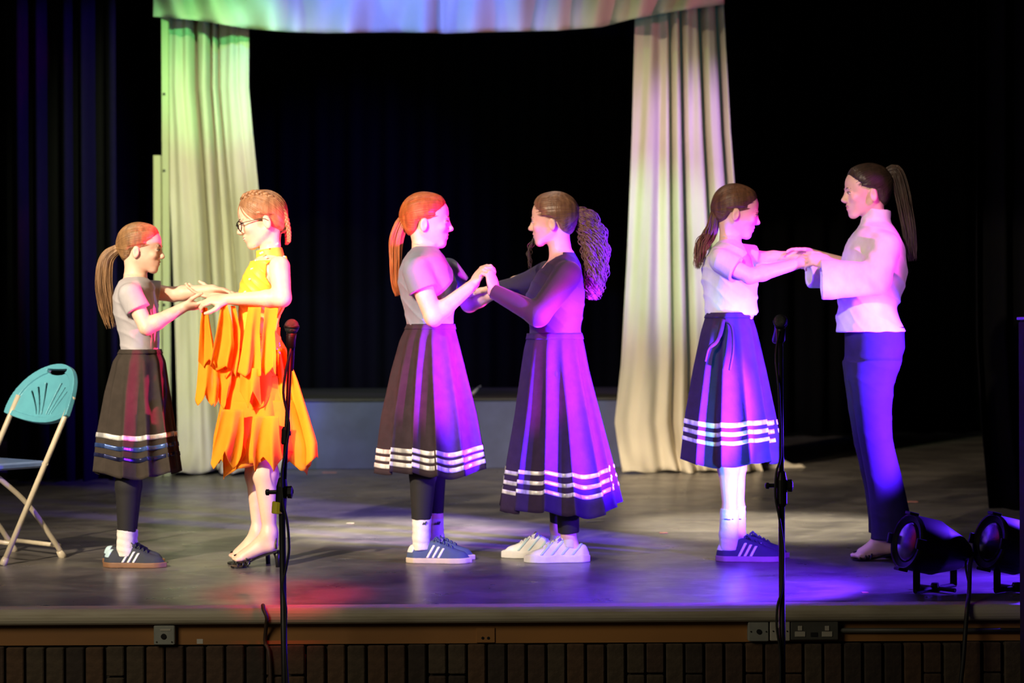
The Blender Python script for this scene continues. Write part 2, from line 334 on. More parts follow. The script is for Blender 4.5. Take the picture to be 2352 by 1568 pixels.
def sdf_mesh(prims, h, post=None, pad=3):
    lo = np.min([p[1] for p in prims if p[4] == 1], 0) - pad * h; hi = np.max([p[2] for p in prims if p[4] == 1], 0) + pad * h
    n = np.ceil((hi - lo) / h).astype(int) + 1
    D = np.full(n, 0.05, np.float32); ax = [lo[i] + h * np.arange(n[i]) for i in range(3)]
    for fn, a, b, k, op in prims:
        i0 = np.clip(((a - lo) / h).astype(int) - 2, 0, n); i1 = np.clip(((b - lo) / h).astype(int) + 4, 0, n)
        if (i1 <= i0).any(): continue
        sl = tuple(slice(i0[i], i1[i]) for i in range(3))
        X, Y, Z = np.meshgrid(*[ax[i][sl[i]] for i in range(3)], indexing='ij')
        P = np.stack([X.ravel(), Y.ravel(), Z.ravel()], 1); d = fn(P).reshape(X.shape); cur = D[sl]
        D[sl] = smin(cur, d, k) if op == 1 else (-smin(-cur, d, k) if op == -1 else np.maximum(cur, d))
    if post is not None:
        X, Y, Z = np.meshgrid(*ax, indexing='ij'); near = np.abs(D) < 0.03; P = np.stack([X[near], Y[near], Z[near]], 1); D[near] = post(P, D[near])
    # surface nets
    D[0] = D[-1] = 1; D[:, 0] = D[:, -1] = 1; D[:, :, 0] = D[:, :, -1] = 1
    s = D < 0
    c = s[:-1, :-1, :-1].astype(np.int8)
    tot = np.zeros_like(c)
    for dx in (0, 1):
        for dy in (0, 1):
            for dz in (0, 1): tot += s[dx:n[0] - 1 + dx, dy:n[1] - 1 + dy, dz:n[2] - 1 + dz]
    act = np.argwhere((tot > 0) & (tot < 8)); idx = np.full(tot.shape, -1, np.int32); idx[act[:, 0], act[:, 1], act[:, 2]] = np.arange(len(act))
    acc = np.zeros((len(act), 3)); cnt = np.zeros(len(act))
    corners = [(dx, dy, dz) for dx in (0, 1) for dy in (0, 1) for dz in (0, 1)]
    for c0 in corners:
        for axx in range(3):
            if c0[axx] == 0:
                c1 = list(c0); c1[axx] = 1
                a = D[act[:, 0] + c0[0], act[:, 1] + c0[1], act[:, 2] + c0[2]]; b = D[act[:, 0] + c1[0], act[:, 1] + c1[1], act[:, 2] + c1[2]]
                m = (a < 0) != (b < 0); t = np.where(m, a / np.where(a == b, 1, a - b), 0)
                p = np.tile(np.array(c0, float), (len(act), 1)); p[:, axx] = t; acc[m] += p[m]; cnt[m] += 1
    V = (act + acc / cnt[:, None]) * h + lo
    Fs = []
    for axx in range(3):
        o1, o2 = [(1, 2), (2, 0), (0, 1)][axx]
        sa = [slice(None)] * 3; sb = [slice(None)] * 3; sa[axx] = slice(0, -1); sb[axx] = slice(1, None)
        A = s[tuple(sa)]; B = s[tuple(sb)]; ed = np.argwhere(A != B); fl = A[ed[:, 0], ed[:, 1], ed[:, 2]]
        q = []
        for d1, d2 in ((-1, -1), (0, -1), (0, 0), (-1, 0)):
            e = ed.copy(); e[:, o1] += d1; e[:, o2] += d2; q.append(idx[e[:, 0], e[:, 1], e[:, 2]])
        q = np.stack(q, 1); q[~fl] = q[~fl][:, ::-1]; Fs.append(q)
    F = np.vstack(Fs); F = F[(F >= 0).all(1)]
    return V, F
def sobj(name, prims, h, m, parent, origin, post=None):
    V, F = sdf_mesh(prims, h, post); return link(name, mesh_from(V, F, origin), m, parent)

def hand(w_, f, nrm, s=0.88, curl=30, thumb=1, spread=1.0, tcurl=20):
    """hand prims: wrist w_, finger direction f, back-of-hand normal nrm; thumb side = f x nrm * thumb"""
    f = unit(f); nrm = np.array(nrm, float); nrm = unit(nrm - f * (nrm @ f)); sd = np.cross(f, nrm) * thumb; w_ = np.array(w_, float)
    R = np.stack([f, sd, nrm], 1); P = []
    P.append(ell(w_ + f * 0.045 * s, np.array([0.052, 0.038, 0.016]) * s, R, 0.012))
    P.append(ell(w_ + (f * 0.03 + sd * 0.022 - nrm * 0.006) * s, np.array([0.032, 0.02, 0.015]) * s, R, 0.012))
    for i, (off, L, b0) in enumerate(((0.028, 0.070, 0.082), (0.0095, 0.079, 0.087), (-0.0095, 0.073, 0.084), (-0.027, 0.057, 0.076))):
        p = w_ + (f * b0 + sd * off * spread - nrm * 0.002) * s; a = math.radians(curl * (0.85 + 0.12 * i) * 0.8); r = 0.0092 if i < 3 else 0.008
        for j, fr in enumerate((0.45, 0.30, 0.25)):
            d = f * math.cos(a) - nrm * math.sin(a) + sd * 0.03 * (1.5 - i) * spread * (0 if curl > 50 else 1); q = p + unit(d) * L * fr * s
            P.append(cone(p, q, r * s * (1 - 0.08 * j), r * s * (0.94 - 0.1 * j), 0.0035)); p = q; a += math.radians(curl * 0.9)
    p = w_ + (f * 0.022 + sd * 0.03 - nrm * 0.008) * s; a = math.radians(38)
    for j, L in enumerate((0.038, 0.032, 0.024)):
        d = f * math.cos(a) + sd * math.sin(a) - nrm * 0.35; q = p + unit(d) * L * s; P.append(cone(p, q, (0.0125 - 0.0015 * j) * s, (0.011 - 0.0015 * j) * s, 0.005)); p = q; a -= math.radians(tcurl)
    return P
def arm(sh, el_, wr, r=(0.042, 0.036, 0.034, 0.021), k=0.015):
    sh, el_, wr = [np.array(v, float) for v in (sh, el_, wr)]; m = el_ + (wr - el_) * 0.25
    return [cone(sh, el_, r[0], r[1], k), cone(el_, m, r[1] * 0.94, r[2], k), cone(m, wr, r[2], r[3], k)]

EARX, EARZ = -0.012, -0.022
def head_prims(T):
    s = T.s; R = T.R; E = lambda c, r, k=0.02, op=1: ell(T.p(c), np.array(r) * s, R, k * s, op)
    C = lambda a, b, ra, rb, k=0.015: cone(T.p(a), T.p(b), ra * s, rb * s, k * s)
    P = [E((-0.016, 0, 0.032), (0.091, 0.073, 0.081)), E((0.032, 0, 0.040), (0.050, 0.058, 0.052), 0.03), E((0.030, 0, -0.028), (0.052, 0.055, 0.062), 0.03),
         C((-0.005, 0.046, -0.045), (0.056, 0.014, -0.088), 0.016, 0.013), C((-0.005, -0.046, -0.045), (0.056, -0.014, -0.088), 0.016, 0.013),
         E((0.066, 0, -0.089), (0.017, 0.018, 0.016), 0.02), E((0.055, 0, -0.055), (0.030, 0.032, 0.030), 0.02),
         C((0.082, 0, 0.012), (0.098, 0, -0.022), 0.0065, 0.0095, 0.014), E((0.0995, 0, -0.025), (0.0105, 0.0098, 0.0085), 0.008),
         E((0.093, 0.010, -0.030), (0.009, 0.007, 0.007), 0.006), E((0.093, -0.010, -0.030), (0.009, 0.007, 0.007), 0.006),
         E((0.077, 0.022, 0.019), (0.012, 0.018, 0.006), 0.01), E((0.077, -0.022, 0.019), (0.012, 0.018, 0.006), 0.01),
         E((0.062, 0.034, -0.022), (0.020, 0.018, 0.017), 0.015), E((0.062, -0.034, -0.022), (0.020, 0.018, 0.017), 0.015),
         E((0.088, 0.030, 0.003), (0.014, 0.015, 0.010), 0.012, -1), E((0.088, -0.030, 0.003), (0.014, 0.015, 0.010), 0.012, -1),
         E((0.072, 0.030, 0.002), (0.0125, 0.013, 0.011), 0.004), E((0.072, -0.030, 0.002), (0.0125, 0.013, 0.011), 0.004),
         E((0.0815, 0, -0.050), (0.010, 0.020, 0.0055), 0.008), E((0.0795, 0, -0.0625), (0.010, 0.018, 0.0065), 0.008),
         E((0.090, 0, -0.0565), (0.008, 0.020, 0.0016), 0.003, -1)]
    for y in (1, -1):
        P += [E((EARX, y * 0.073, EARZ + 0.004), (0.017, 0.008, 0.029), 0.006), E((EARX + 0.004, y * 0.081, EARZ + 0.006), (0.009, 0.006, 0.016), 0.004, -1)]
    return P
GX = np.array([[-0.11, -0.080], [-0.07, -0.060], [-0.04, -0.044], [0.005, -0.030], [0.014, 0.004], [0.026, 0.034], [0.055, 0.056], [0.085, 0.072], [0.11, 0.078], [0.14, 0.08]])
def hair_cap(T, tie, off=0.011, seed=0, parting=False):
    s = T.s; R = T.R; P = [ell(T.p(-0.016, 0, 0.032), np.array([0.091 + off, 0.073 + off, 0.081 + off]) * s, R, 0.02), ell(T.p(0.030, 0, 0.042), np.array([0.050 + off, 0.058 + off, 0.052 + off]) * s, R, 0.03 * s),
         ell(T.p(-0.045, 0, -0.02), np.array([0.050, 0.058, 0.055]) * s, R, 0.03 * s), ell(T.p(tie[0] + 0.02, 0, tie[1] + 0.002), np.array([0.03, 0.028, 0.026]) * s, R, 0.03 * s)]
    tp = np.array([tie[0], 0, tie[1]])
    def post(Pw, d):
        q = T.inv(Pw); v = q - tp; ang = np.arctan2(v[:, 1], v[:, 2] + 0.4 * v[:, 0]); rad = np.sqrt((v * v).sum(1))
        if parting: d = d + 0.004 * np.exp(-(q[:, 1] / 0.004) ** 2) * (q[:, 0] > -0.02)
        g = np.interp(q[:, 2], GX[:, 0], GX[:, 1])
        g = g - 0.35 * np.maximum(np.abs(q[:, 1]) - 0.045, 0) * (q[:, 2] > 0.03)
        d = d + 0.009 * s * np.clip(1 - (g - q[:, 0]) / 0.028, 0, 1) ** 1.5
        return np.maximum(d, (q[:, 0] - g) * 0.75 * s)
    return P, post
def over_strands(V0, F0, T, tie, off, n, seed, rs=0.0022):
    """thin locks laid over the cap from the hairline to the tie, joined with the cap"""
    rng = np.random.RandomState(seed + 50); c = np.array((-0.016, 0, 0.03)); tp = np.array((tie[0], 0, tie[1])); td = unit(tp - c)
    prim, _ = hair_cap(T, tie, off, seed)
    def field(P):
        d = np.full(len(P), 1.0)
        for fn, lo, hi, k, op in prim: d = smin(d, fn(P), k)
        q = T.inv(P); g_ = np.interp(q[:, 2], GX[:, 0], GX[:, 1]) - 0.35 * np.maximum(np.abs(q[:, 1]) - 0.045, 0) * (q[:, 2] > 0.03)
        return d + 0.009 * T.s * np.clip(1 - (g_ - q[:, 0]) / 0.028, 0, 1) ** 1.5
    g = Geo(); m = 18; paths = []
    for k in range(n):
        sg = 1 if k % 2 else -1; z = rng.uniform(-0.075, 0.115); x = np.interp(z, GX[:, 0], GX[:, 1]) - 0.004; y = sg * rng.uniform(0.0, 0.05) if z > 0.085 else sg * 0.06
        if z < 0.085: y = sg * rng.uniform(0.045, 0.07)
        if rng.rand() < 0.3: z = 0.10; x = rng.uniform(0.0, 0.07); y = sg * rng.uniform(0, 0.04)
        if z > 0.03: x -= 0.35 * max(abs(y) - 0.045, 0)
        d0 = unit(np.array((x, y, z)) - c); om = math.acos(np.clip(d0 @ td, -1, 1)); te = rng.uniform(0.9, 1.0)
        paths.append([(math.sin((1 - t) * om) * d0 + math.sin(t * om) * td) / math.sin(om) for t in np.linspace(0.0, te, m)])
    Dl = np.array(paths).reshape(-1, 3); Dl /= np.linalg.norm(Dl, axis=1)[:, None]; a = np.full(len(Dl), 0.03); b = np.full(len(Dl), 0.16)
    for _ in range(18):
        mid = (a + b) / 2; P = T.o + (c + Dl * mid[:, None]) @ T.R.T * T.s; f = field(P); a = np.where(f < 0, mid, a); b = np.where(f < 0, b, mid)
    P = (T.o + (c + Dl * (a - 0.0004)[:, None]) @ T.R.T * T.s).reshape(n, m, 3)
    for k in range(n): g.tube(P[k], rs * rng.uniform(0.6, 1.15) * np.interp(np.linspace(0, 1, m), [0, 0.15, 1], [0.35, 1, 0.9]), 5, caps=False)
    V = np.vstack([V0, np.array(g.V)]); F = np.vstack([F0, np.array(g.F) + len(V0)]); return V, F
def strands(name, path, rad, n, sr_, m, parent, origin, seed=0, wob=0.004, curl=0.0, cf=40, flat=0.8, nseg=26, ty=(0, 1, 0)):
    rng = np.random.RandomState(seed); C_ = spline(path, nseg); t = np.linspace(0, 1, nseg); g = Geo()
    Rr = np.interp(t, np.linspace(0, 1, len(rad)), rad)
    T = np.gradient(C_, axis=0); T /= np.linalg.norm(T, axis=1)[:, None]; ty = np.array(ty, float)
    U = np.cross(T, ty); U /= np.linalg.norm(U, axis=1)[:, None]; Vv = np.cross(T, U)
    for i in range(n):
        a = rng.uniform(0, 2 * PI); q = math.sqrt(rng.uniform(0.02, 1)); ph = rng.uniform(0, 6.28, 4); end = rng.uniform(0.74, 1.0)
        u = q * math.cos(a) * Rr + wob * np.sin(t * 7 + ph[0]) * t; v = q * math.sin(a) * Rr * flat + wob * np.sin(t * 6 + ph[1]) * t
        if curl: u = u + curl * np.sin(t * cf + ph[2]) * np.clip(t * 3, 0, 1); v = v + curl * np.cos(t * cf + ph[2]) * np.clip(t * 3, 0, 1)
        pts = C_ + U * u[:, None] + Vv * v[:, None]; tt = np.linspace(0, end, nseg); pts = np.stack([np.interp(tt, t, pts[:, k]) for k in range(3)], 1)
        rr = sr_ * (1 - 0.75 * t ** 3) * rng.uniform(0.7, 1.2); g.tube(pts, rr, 5, caps=False)
    return g.build(name, m, parent, origin, smooth=True)

def sinterp(x, xs, ys):
    g_ = np.linspace(xs[0], xs[-1], 160); v = np.interp(g_, xs, ys); k = np.hanning(17); k /= k.sum(); return np.interp(x, g_, np.convolve(np.pad(v, 8, mode='edge'), k, 'valid'))
def sneaker(parent, origin, heel, toe, side, h, upper, sole, stripe=None, tab=None, tongue=None, logo=None, chunky=False, z0=0.0):
    """heel/toe: floor points (3d); side: unit vector to the camera side"""
    heel = np.array(heel, float); toe = np.array(toe, float); L = np.linalg.norm(toe - heel); T = Frame(heel, toe - heel, (0, 0, 1), L / 0.26)
    s = T.s; R = T.R; st = 0.032 if chunky else 0.024
    def outline(q, infl=0.0):
        x = q[:, 0]; hw = sinterp(x, [-0.02, 0.0, 0.02, 0.07, 0.12, 0.18, 0.225, 0.25, 0.262, 0.28], [-0.01, 0.014, 0.030, 0.032, 0.032, 0.041, 0.036, 0.023, 0.006, -0.01]) + infl
        return (np.abs(q[:, 1]) - hw) * 0.8
    def topz(x): return sinterp(x, [-0.01, 0.0, 0.03, 0.06, 0.09, 0.12, 0.16, 0.20, 0.24, 0.262], [0.05, 0.078, 0.078, 0.075, 0.098, 0.102, 0.080, 0.060, 0.048, 0.028])
    lo = np.minimum(T.p(-0.02, -0.05, -0.01), T.p(0.28, 0.05, 0.13)); hi = np.maximum(T.p(-0.02, -0.05, -0.01), T.p(0.28, 0.05, 0.13)); lo = np.minimum(lo, T.p(0, 0.06, 0)); lo = np.minimum(lo, T.p(0, -0.06, 0)); hi = np.maximum(hi, T.p(0, 0.06, 0.1)); hi = np.maximum(hi, T.p(0, -0.06, 0.1)); lo = np.minimum(lo, T.p(0.27, 0.06, 0)); lo = np.minimum(lo, T.p(0.27, -0.06, 0)); hi = np.maximum(hi, T.p(0.27, 0.06, 0.1)); hi = np.maximum(hi, T.p(0.27, -0.06, 0.1))
    def up(P, infl=0.0):
        q = T.inv(P); tz = topz(q[:, 0]); narrow = np.clip((q[:, 2] - 0.02) / 0.08, 0, 1); o = outline(q, infl) + narrow ** 1.5 * 0.018
        return smin(-smin(-o, -(q[:, 2] - tz - infl) * 0.75, 0.02), np.full(len(q), 1.0), 0) * s
    def sol(P): q = T.inv(P); return np.maximum(outline(q, 0.003), np.maximum(-q[:, 2], q[:, 2] - st - (0.012 * np.sin(q[:, 0] * 60) if chunky else 0) * 0.3)) * s
    sh = link('shoe', mesh_from(*sdf_mesh([((lambda P: np.maximum(up(P), (0.012 - T.inv(P)[:, 2]) * s)), lo, hi, 0.0, 1)], 0.0032), origin), upper, parent)
    link('sole', mesh_from(*sdf_mesh([(sol, lo, hi, 0.0, 1)], 0.0032), origin), sole, sh)
    if stripe is not None:
        for j in range(3):
            x0 = 0.085 + 0.024 * j
            f = lambda P, x0=x0: np.maximum.reduce([up(P, 0.0022), (np.abs(T.inv(P)[:, 0] - x0 - (T.inv(P)[:, 2] - 0.03) * 0.55) - 0.0058) * s, (T.inv(P)[:, 2] - 0.078 + 0.006 * j) * s, (st - T.inv(P)[:, 2]) * s])
            link('side_stripe', mesh_from(*sdf_mesh([(f, lo, hi, 0.0, 1)], 0.0028), origin), stripe, sh)
    if tab is not None:
        f = lambda P: np.maximum.reduce([up(P, 0.0025), (T.inv(P)[:, 0] - 0.035 + 0.5 * (0.08 - T.inv(P)[:, 2])) * s, (0.045 - T.inv(P)[:, 2]) * s])
        link('heel_tab', mesh_from(*sdf_mesh([(f, lo, hi, 0.0, 1)], 0.003), origin), tab, sh)
    g = Geo()
    for j in range(5):
        x = 0.112 + 0.017 * j; z = topz(x) + 0.002; y = 0.016; g.tube([T.p(x - 0.006, y, z - 0.006), T.p(x, 0, z + 0.003), T.p(x + 0.008, -y, z - 0.006)], 0.0028 * s, 6); g.tube([T.p(x - 0.006, -y, z - 0.006), T.p(x, 0, z + 0.003), T.p(x + 0.008, y, z - 0.006)], 0.0028 * s, 6)
    g.tube(spline([T.p(0.115, 0, 0.103), T.p(0.12, 0.02, 0.108), T.p(0.135, 0.026, 0.09)], 8), 0.003 * s, 6); g.tube(spline([T.p(0.115, 0, 0.103), T.p(0.12, -0.02, 0.108), T.p(0.137, -0.026, 0.09)], 8), 0.003 * s, 6)
    g.build('laces', tongue or upper, sh, origin, smooth=True)
    if chunky:
        for j in range(4):
            f = lambda P, j=j: np.maximum.reduce([up(P, 0.003), (np.abs(T.inv(P)[:, 0] - 0.05 - 0.045 * j + (T.inv(P)[:, 2] - 0.05) * 0.9) - 0.006) * s, (st + 0.002 - T.inv(P)[:, 2]) * s])
            link('overlay', mesh_from(*sdf_mesh([(f, lo, hi, 0.0, 1)], 0.003), origin), logo, sh)
    return sh

def skirt(parent, origin, lv, Y, m, ribbons, seed, ryk=0.9, hem=0.014, nple=13, amp=0.12, tilt=0.0, mr=None, cut=0.0):
    """lv rows: py, xleft, xright (pixels)"""
    rng = np.random.RandomState(seed); lv = np.array(lv, float); y0, y1 = lv[0, 0], lv[-1, 0]; ph = rng.uniform(0, 6.28, 8); rx0 = (lv[0, 2] - lv[0, 1]) / 2 / FPX * Y
    def S(t, th, off=0.0):
        py = y0 + (y1 - y0) * t; l = np.interp(py, lv[:, 0], lv[:, 1]); r = np.interp(py, lv[:, 0], lv[:, 2]); c = W((l + r) / 2, py, Y); rx = (r - l) / 2 / FPX * Y
        ry = rx * ryk + max(0.0, 0.128 - rx0 * ryk) * (1 - t) ** 1.5
        b_ = nple * th + 0.8 * math.sin(2 * th + ph[0]) + 0.5 * math.sin(3 * th + ph[1]) + ph[2]; f = math.sin(b_); f2 = math.sin(5 * th + ph[3])
        A = amp * (0.12 + 0.88 * t ** 0.7); q = 1 - A * 0.4 + A * 0.5 * f + A * 0.22 * f2; th = th + (0.75 / nple) * math.cos(b_ + 0.5) * min(1, 0.25 + t)
        x = c[0] + (rx * q + off) * math.cos(th); y = c[1] + (ry * q + off) * math.sin(th)
        z = c[2] + t * t * (hem * math.sin(3 * th + ph[4]) + hem * 0.6 * f + tilt * math.cos(th) - hem * 0.8 * (1 if math.sin(th) < 0 else 0) * abs(math.sin(th)))
        return (x, y, z)
    g = Geo(); g.grid(lambda u, v: S(v, u * 2 * PI), 240, 44, closed=True); sk = g.build('skirt', m, parent, origin, smooth=True, solid=0.003)
    for i, (pa, pb, rm) in enumerate(ribbons):
        ta, tb = (pa - y0) / (y1 - y0), (pb - y0) / (y1 - y0); g = Geo(); g.grid(lambda u, v: S(ta + (tb - ta) * v, u * 2 * PI, 0.0035), 240, 4, closed=True)
        g.build('ribbon', rm, sk, origin, smooth=True, solid=0.001)
    g = Geo(); g.grid(lambda u, v: S(0.0 + 0.035 * v, u * 2 * PI, 0.004), 120, 4, closed=True); g.build('waistband', m, sk, origin, smooth=True, solid=0.003)
    return sk
def face_parts(T, parent, origin, glasses=False):
    s = T.s; R = T.R
    for y in (1, -1):
        e = sobj('eye', [ell(T.p(0.0775, y * 0.030, 0.002), np.array([0.0085, 0.011, 0.0050]) * s, R, 0)], 0.0022, M['eye_white'], parent, origin)
        sobj('iris', [ell(T.p(0.0835, y * 0.029, 0.002), np.array([0.0040, 0.0048, 0.0046]) * s, R, 0)], 0.0015, M['iris'], e, origin)
    for y in (1, -1):
        g = Geo(); g.tube([T.p(0.0885, y * 0.012, 0.019), T.p(0.087, y * 0.024, 0.0245), T.p(0.074, y * 0.042, 0.021)], np.array([0.0022, 0.003, 0.0014]) * s, 6); g.build('eyebrow', M['hair_brown'], parent, origin, smooth=True)
        g = Geo(); g.tube(spline([T.p(0.0865, y * 0.018, 0.004), T.p(0.088, y * 0.030, 0.0085), T.p(0.077, y * 0.043, 0.004)], 8), 0.0014 * s, 5); g.build('eyelashes', M['iris'], parent, origin, smooth=True)
    sobj('lips', [ell(T.p(0.0822, 0, -0.0505), np.array([0.0104, 0.0195, 0.0040]) * s, R, 0.002), ell(T.p(0.0802, 0, -0.0620), np.array([0.0104, 0.0175, 0.0048]) * s, R, 0.002)], 0.0022, M['lips'], parent, origin)

def torso_levels(rows, Y, yaw=0.0):
    out = []
    for py, l, r, hw in rows:
        c = W((l + r) / 2, py, Y); out.append((c[2], c[0], c[1], (r - l) / 2 / FPX * Y, hw))
    return out
def wrinkle(amp, fx=30, fz=60, ph=0.0, diag=0.6):
    def w_(P):
        a = P[:, 2] * fz * 1.7 + P[:, 0] * fx * 3.2 * diag + 2.2 * np.sin(P[:, 0] * 17 + ph) + 1.6 * np.sin(P[:, 1] * 15 + P[:, 2] * 9)
        rdg = (1 - np.abs(np.sin(a * 0.5))) ** 2
        m = 0.35 + 0.65 * np.clip(np.sin(P[:, 2] * 11 + P[:, 1] * 13 + P[:, 0] * 6 + ph), 0, 1)
        return amp * (0.8 * np.sin(a * 0.21 + ph) - 1.9 * rdg * m + 0.3)
    return w_
HB = 0.0048
# ================================================================== setting
rng0 = np.random.RandomState(7); random.seed(3)
YE = (CAMZ) * FPX / (1394.0 - HOR)          # depth of the stage edge
g = Geo(); g.box((-6.5, YE + 0.088, -0.06), (6.5, 17.6, 0.0)); tag(g.build('floor', M['floor']), kind='structure')
g = Geo(); g.box((-7, -1.5, -1.12), (7, YE + 0.28, -1.07)); tag(g.build('floor_hall', M['hall']), kind='structure')
# rounded nosing
prof = []
for a in np.linspace(-PI / 2, PI / 2, 9): prof.append((YE + 0.022 - 0.022 * math.cos(a), -0.030 + 0.030 * math.sin(a)))
prof += [(YE + 0.0885, 0.0), (YE + 0.09, -0.058)]
g = Geo(); n = len(prof); V = [(x, y, z) for x in (-6.5, 6.5) for y, z in prof]; g.add(V, [(i, (i + 1) % n, n + (i + 1) % n, n + i) for i in range(n)] + [tuple(range(n)), tuple(range(2 * n - 1, n - 1, -1))])
o = g.build('trim_1', M['nosing'], smooth=False); tag(o, kind='structure')
# fascia board, wall and bricks
YF = YE + 0.055; YB = YE + 0.07
g = Geo(); g.box((-6.5, YF, -0.139), (6.5, YF + 0.02, -0.062)); tag(g.build('trim_2', M['fascia']), kind='structure')
g = Geo(); g.box((-6.5, YB + 0.012, -1.07), (6.5, YB + 0.2, -0.10)); wall = g.build('wall_front', M['mortar']); tag(wall, kind='structure')
bm_ = []
for i, c in enumerate([(0.085, 0.050, 0.030), (0.07, 0.042, 0.028), (0.10, 0.056, 0.030), (0.045, 0.032, 0.024), (0.08, 0.058, 0.036)]):
    bm_.append(mat('brick_%d' % i, c, 0.95, tuple(k * 0.6 for k in c), 30, bump=0.3, bscale=80))
bmesh_ = []
for k in range(5):
    gg = Geo(); gg.box((-0.0315, -0.03, -0.107), (0.0315, 0.02, 0.0), bev=0.004); me = mesh_from(gg.V, gg.F, smooth=False); me.materials.append(bm_[k]); bmesh_.append(me)
    gg = Geo(); gg.box((-0.0315, -0.03, -0.213), (0.0315, 0.02, 0.0), bev=0.004); me = mesh_from(gg.V, gg.F, smooth=False); me.materials.append(bm_[k]); bmesh_.append(me)
x = -2.55
while x < 2.6:
    wj = rng0.uniform(-0.002, 0.003); long_ = rng0.rand() > 0.25; k = rng0.randint(5)
    o = bpy.data.objects.new('brick', bmesh_[2 * k + (1 if long_ else 0)]); COL.objects.link(o); o.parent = wall; o.location = (x, YB + 0.006 + rng0.uniform(-0.003, 0.003), -0.142 - rng0.uniform(0, 0.006))
    if not long_:
        o2 = bpy.data.objects.new('brick', bmesh_[2 * rng0.randint(5)]); COL.objects.link(o2); o2.parent = wall; o2.location = (x, YB + 0.006 + rng0.uniform(-0.003, 0.003), -0.258)
    x += 0.0725 + wj
# platform
yp = 13.45; pt = W(900, 915, yp)[2]
plx0, plx1 = W(430, 1000, yp)[0], W(1600, 1000, yp)[0]
g = Geo(); g.box((plx0, yp, 0), (plx1, 15.9, pt - 0.02), bev=0.004); pf = g.build('platform', M['platform']); tag(pf, 'low blue-painted stage platform between the cream curtains', 'platform')
g = Geo(); g.box((plx0 - 0.01, yp - 0.012, pt - 0.02), (plx1 + 0.01, 15.92, pt), bev=0.004); g.build('platform_top', M['platform_top'], pf)
g = Geo(); a = W(1085, 908, 14.0); a[2] = pt + 0.012; g.tube([a, a + np.array((0.05, 0.12, 0.045))], 0.012, 8); g.tube([a + np.array((0.05, 0.12, 0.045)), a + np.array((0.06, 0.144, 0.054))], 0.007, 8)
tag(g.build('stick', M['tape_w'], smooth=True), 'short pale stick lying on the platform behind the dancers', 'stick')

# drapes
def drape(name, x0, x1, Y, z0, z1, nf, seed, label, amp=0.09, cols=None, bend=None):
    r = np.random.RandomState(seed); ph = r.uniform(0, 6.28, 5); W_ = x1 - x0; nu = int(nf * 14)
    def f(u, v):
        a = 2 * PI * nf * u + 0.9 * math.sin(2 * PI * u * 2.3 + ph[0]); s = math.sin(a + 0.25 * math.sin(v * 3 + ph[1]))
        x = x0 + W_ * u + (bend(v) if bend else 0); y = Y + amp * (abs(s) ** 0.6 * (1 if s > 0 else -1)) + 0.03 * math.sin(2 * PI * u * nf * 0.37 + ph[2])
        return (x, y, z1 + (z0 - z1) * v)
    g = Geo(); g.grid(f, nu, 10); o = g.build(name, M['drape'], smooth=True, solid=0.006); tag(o, label, 'curtain'); return o
drape('black_drape', -5.6, 5.6, 17.2, 0.03, 4.8, 34, 1, 'wide black backdrop curtain hanging behind the whole stage')
drape('black_drape', -3.35, -2.60, 12.2, 0.03, 4.4, 5, 2, 'black wing curtain hanging at the left edge of the stage')
xr0 = W(2243, 600, 10.25)[0]
drape('black_drape', xr0, xr0 + 0.9, 10.25, W(2300, 1168, 10.25)[2], 4.2, 6, 3, 'black wing curtain hanging at the right above the lamps', bend=lambda v: 0.07 * max(0, (v - 0.75) / 0.25) ** 1.5)

# cream curtains
def pillar(name, lv, Y, label, seed, folds, amp, trail=None):
    lv = np.array(lv, float); r = np.random.RandomState(seed); nu, nv = 150, 90
    def f(u, v):
        py = lv[0, 0] + (lv[-1, 0] - lv[0, 0]) * v; l = np.interp(py, lv[:, 0], lv[:, 1]); rr = np.interp(py, lv[:, 0], lv[:, 2]); d = 0.0
        for (c, wd, am, dr) in folds:
            q = (u - c - dr * v) / wd; d += am * math.exp(-q * q)
        p = W(l + (rr - l) * u, py, Y); d += amp * math.sin(2 * PI * (u * 3.3 + 0.15 * math.sin(v * 4))) + 0.004 * math.sin(u * 60 + v * 9) 
        if v > 0.93: d -= 0.10 * ((v - 0.93) / 0.07) ** 2 * (1 + 0.6 * math.sin(u * 17))
        z = p[2]
        if v > 0.97: z = max(0.004, p[2] + 0.01 * math.sin(u * 23))
        return (p[0], Y + d, max(z, 0.004))
    g = Geo(); g.grid(f, nu, nv); o = g.build(name, M['curtain'], smooth=True, solid=0.005); tag(o, label, 'curtain', None); return o
pl = pillar('cream_curtain', [(20, 371, 571), (200, 374, 571), (300, 382, 580), (400, 387, 590), (520, 393, 602), (700, 400, 618), (900, 406, 640), (1060, 410, 655), (1083, 406, 660)], 13.0,
       'left cream curtain pillar lit green and hung beside the pale pole', 1, [(0.36, 0.035, 0.16, 0.00), (0.55, 0.028, 0.15, -0.07), (0.63, 0.02, 0.09, 0.02), (0.22, 0.05, 0.04, 0.0), (0.86, 0.03, 0.03, 0.03)], 0.02)
prr = pillar('cream_curtain', [(0, 1460, 1662), (300, 1452, 1678), (430, 1447, 1688), (600, 1440, 1700), (835, 1427, 1722), (970, 1412, 1735), (1040, 1422, 1742), (1081, 1428, 1752)], 13.0,
       'right cream curtain pillar with violet-lit folds and trailing hem', 2, [(0.40, 0.025, 0.11, 0.02), (0.52, 0.03, 0.15, 0.02), (0.74, 0.03, 0.15, 0.03), (0.93, 0.03, 0.12, 0.02), (0.27, 0.05, 0.05, 0.02)], 0.02)
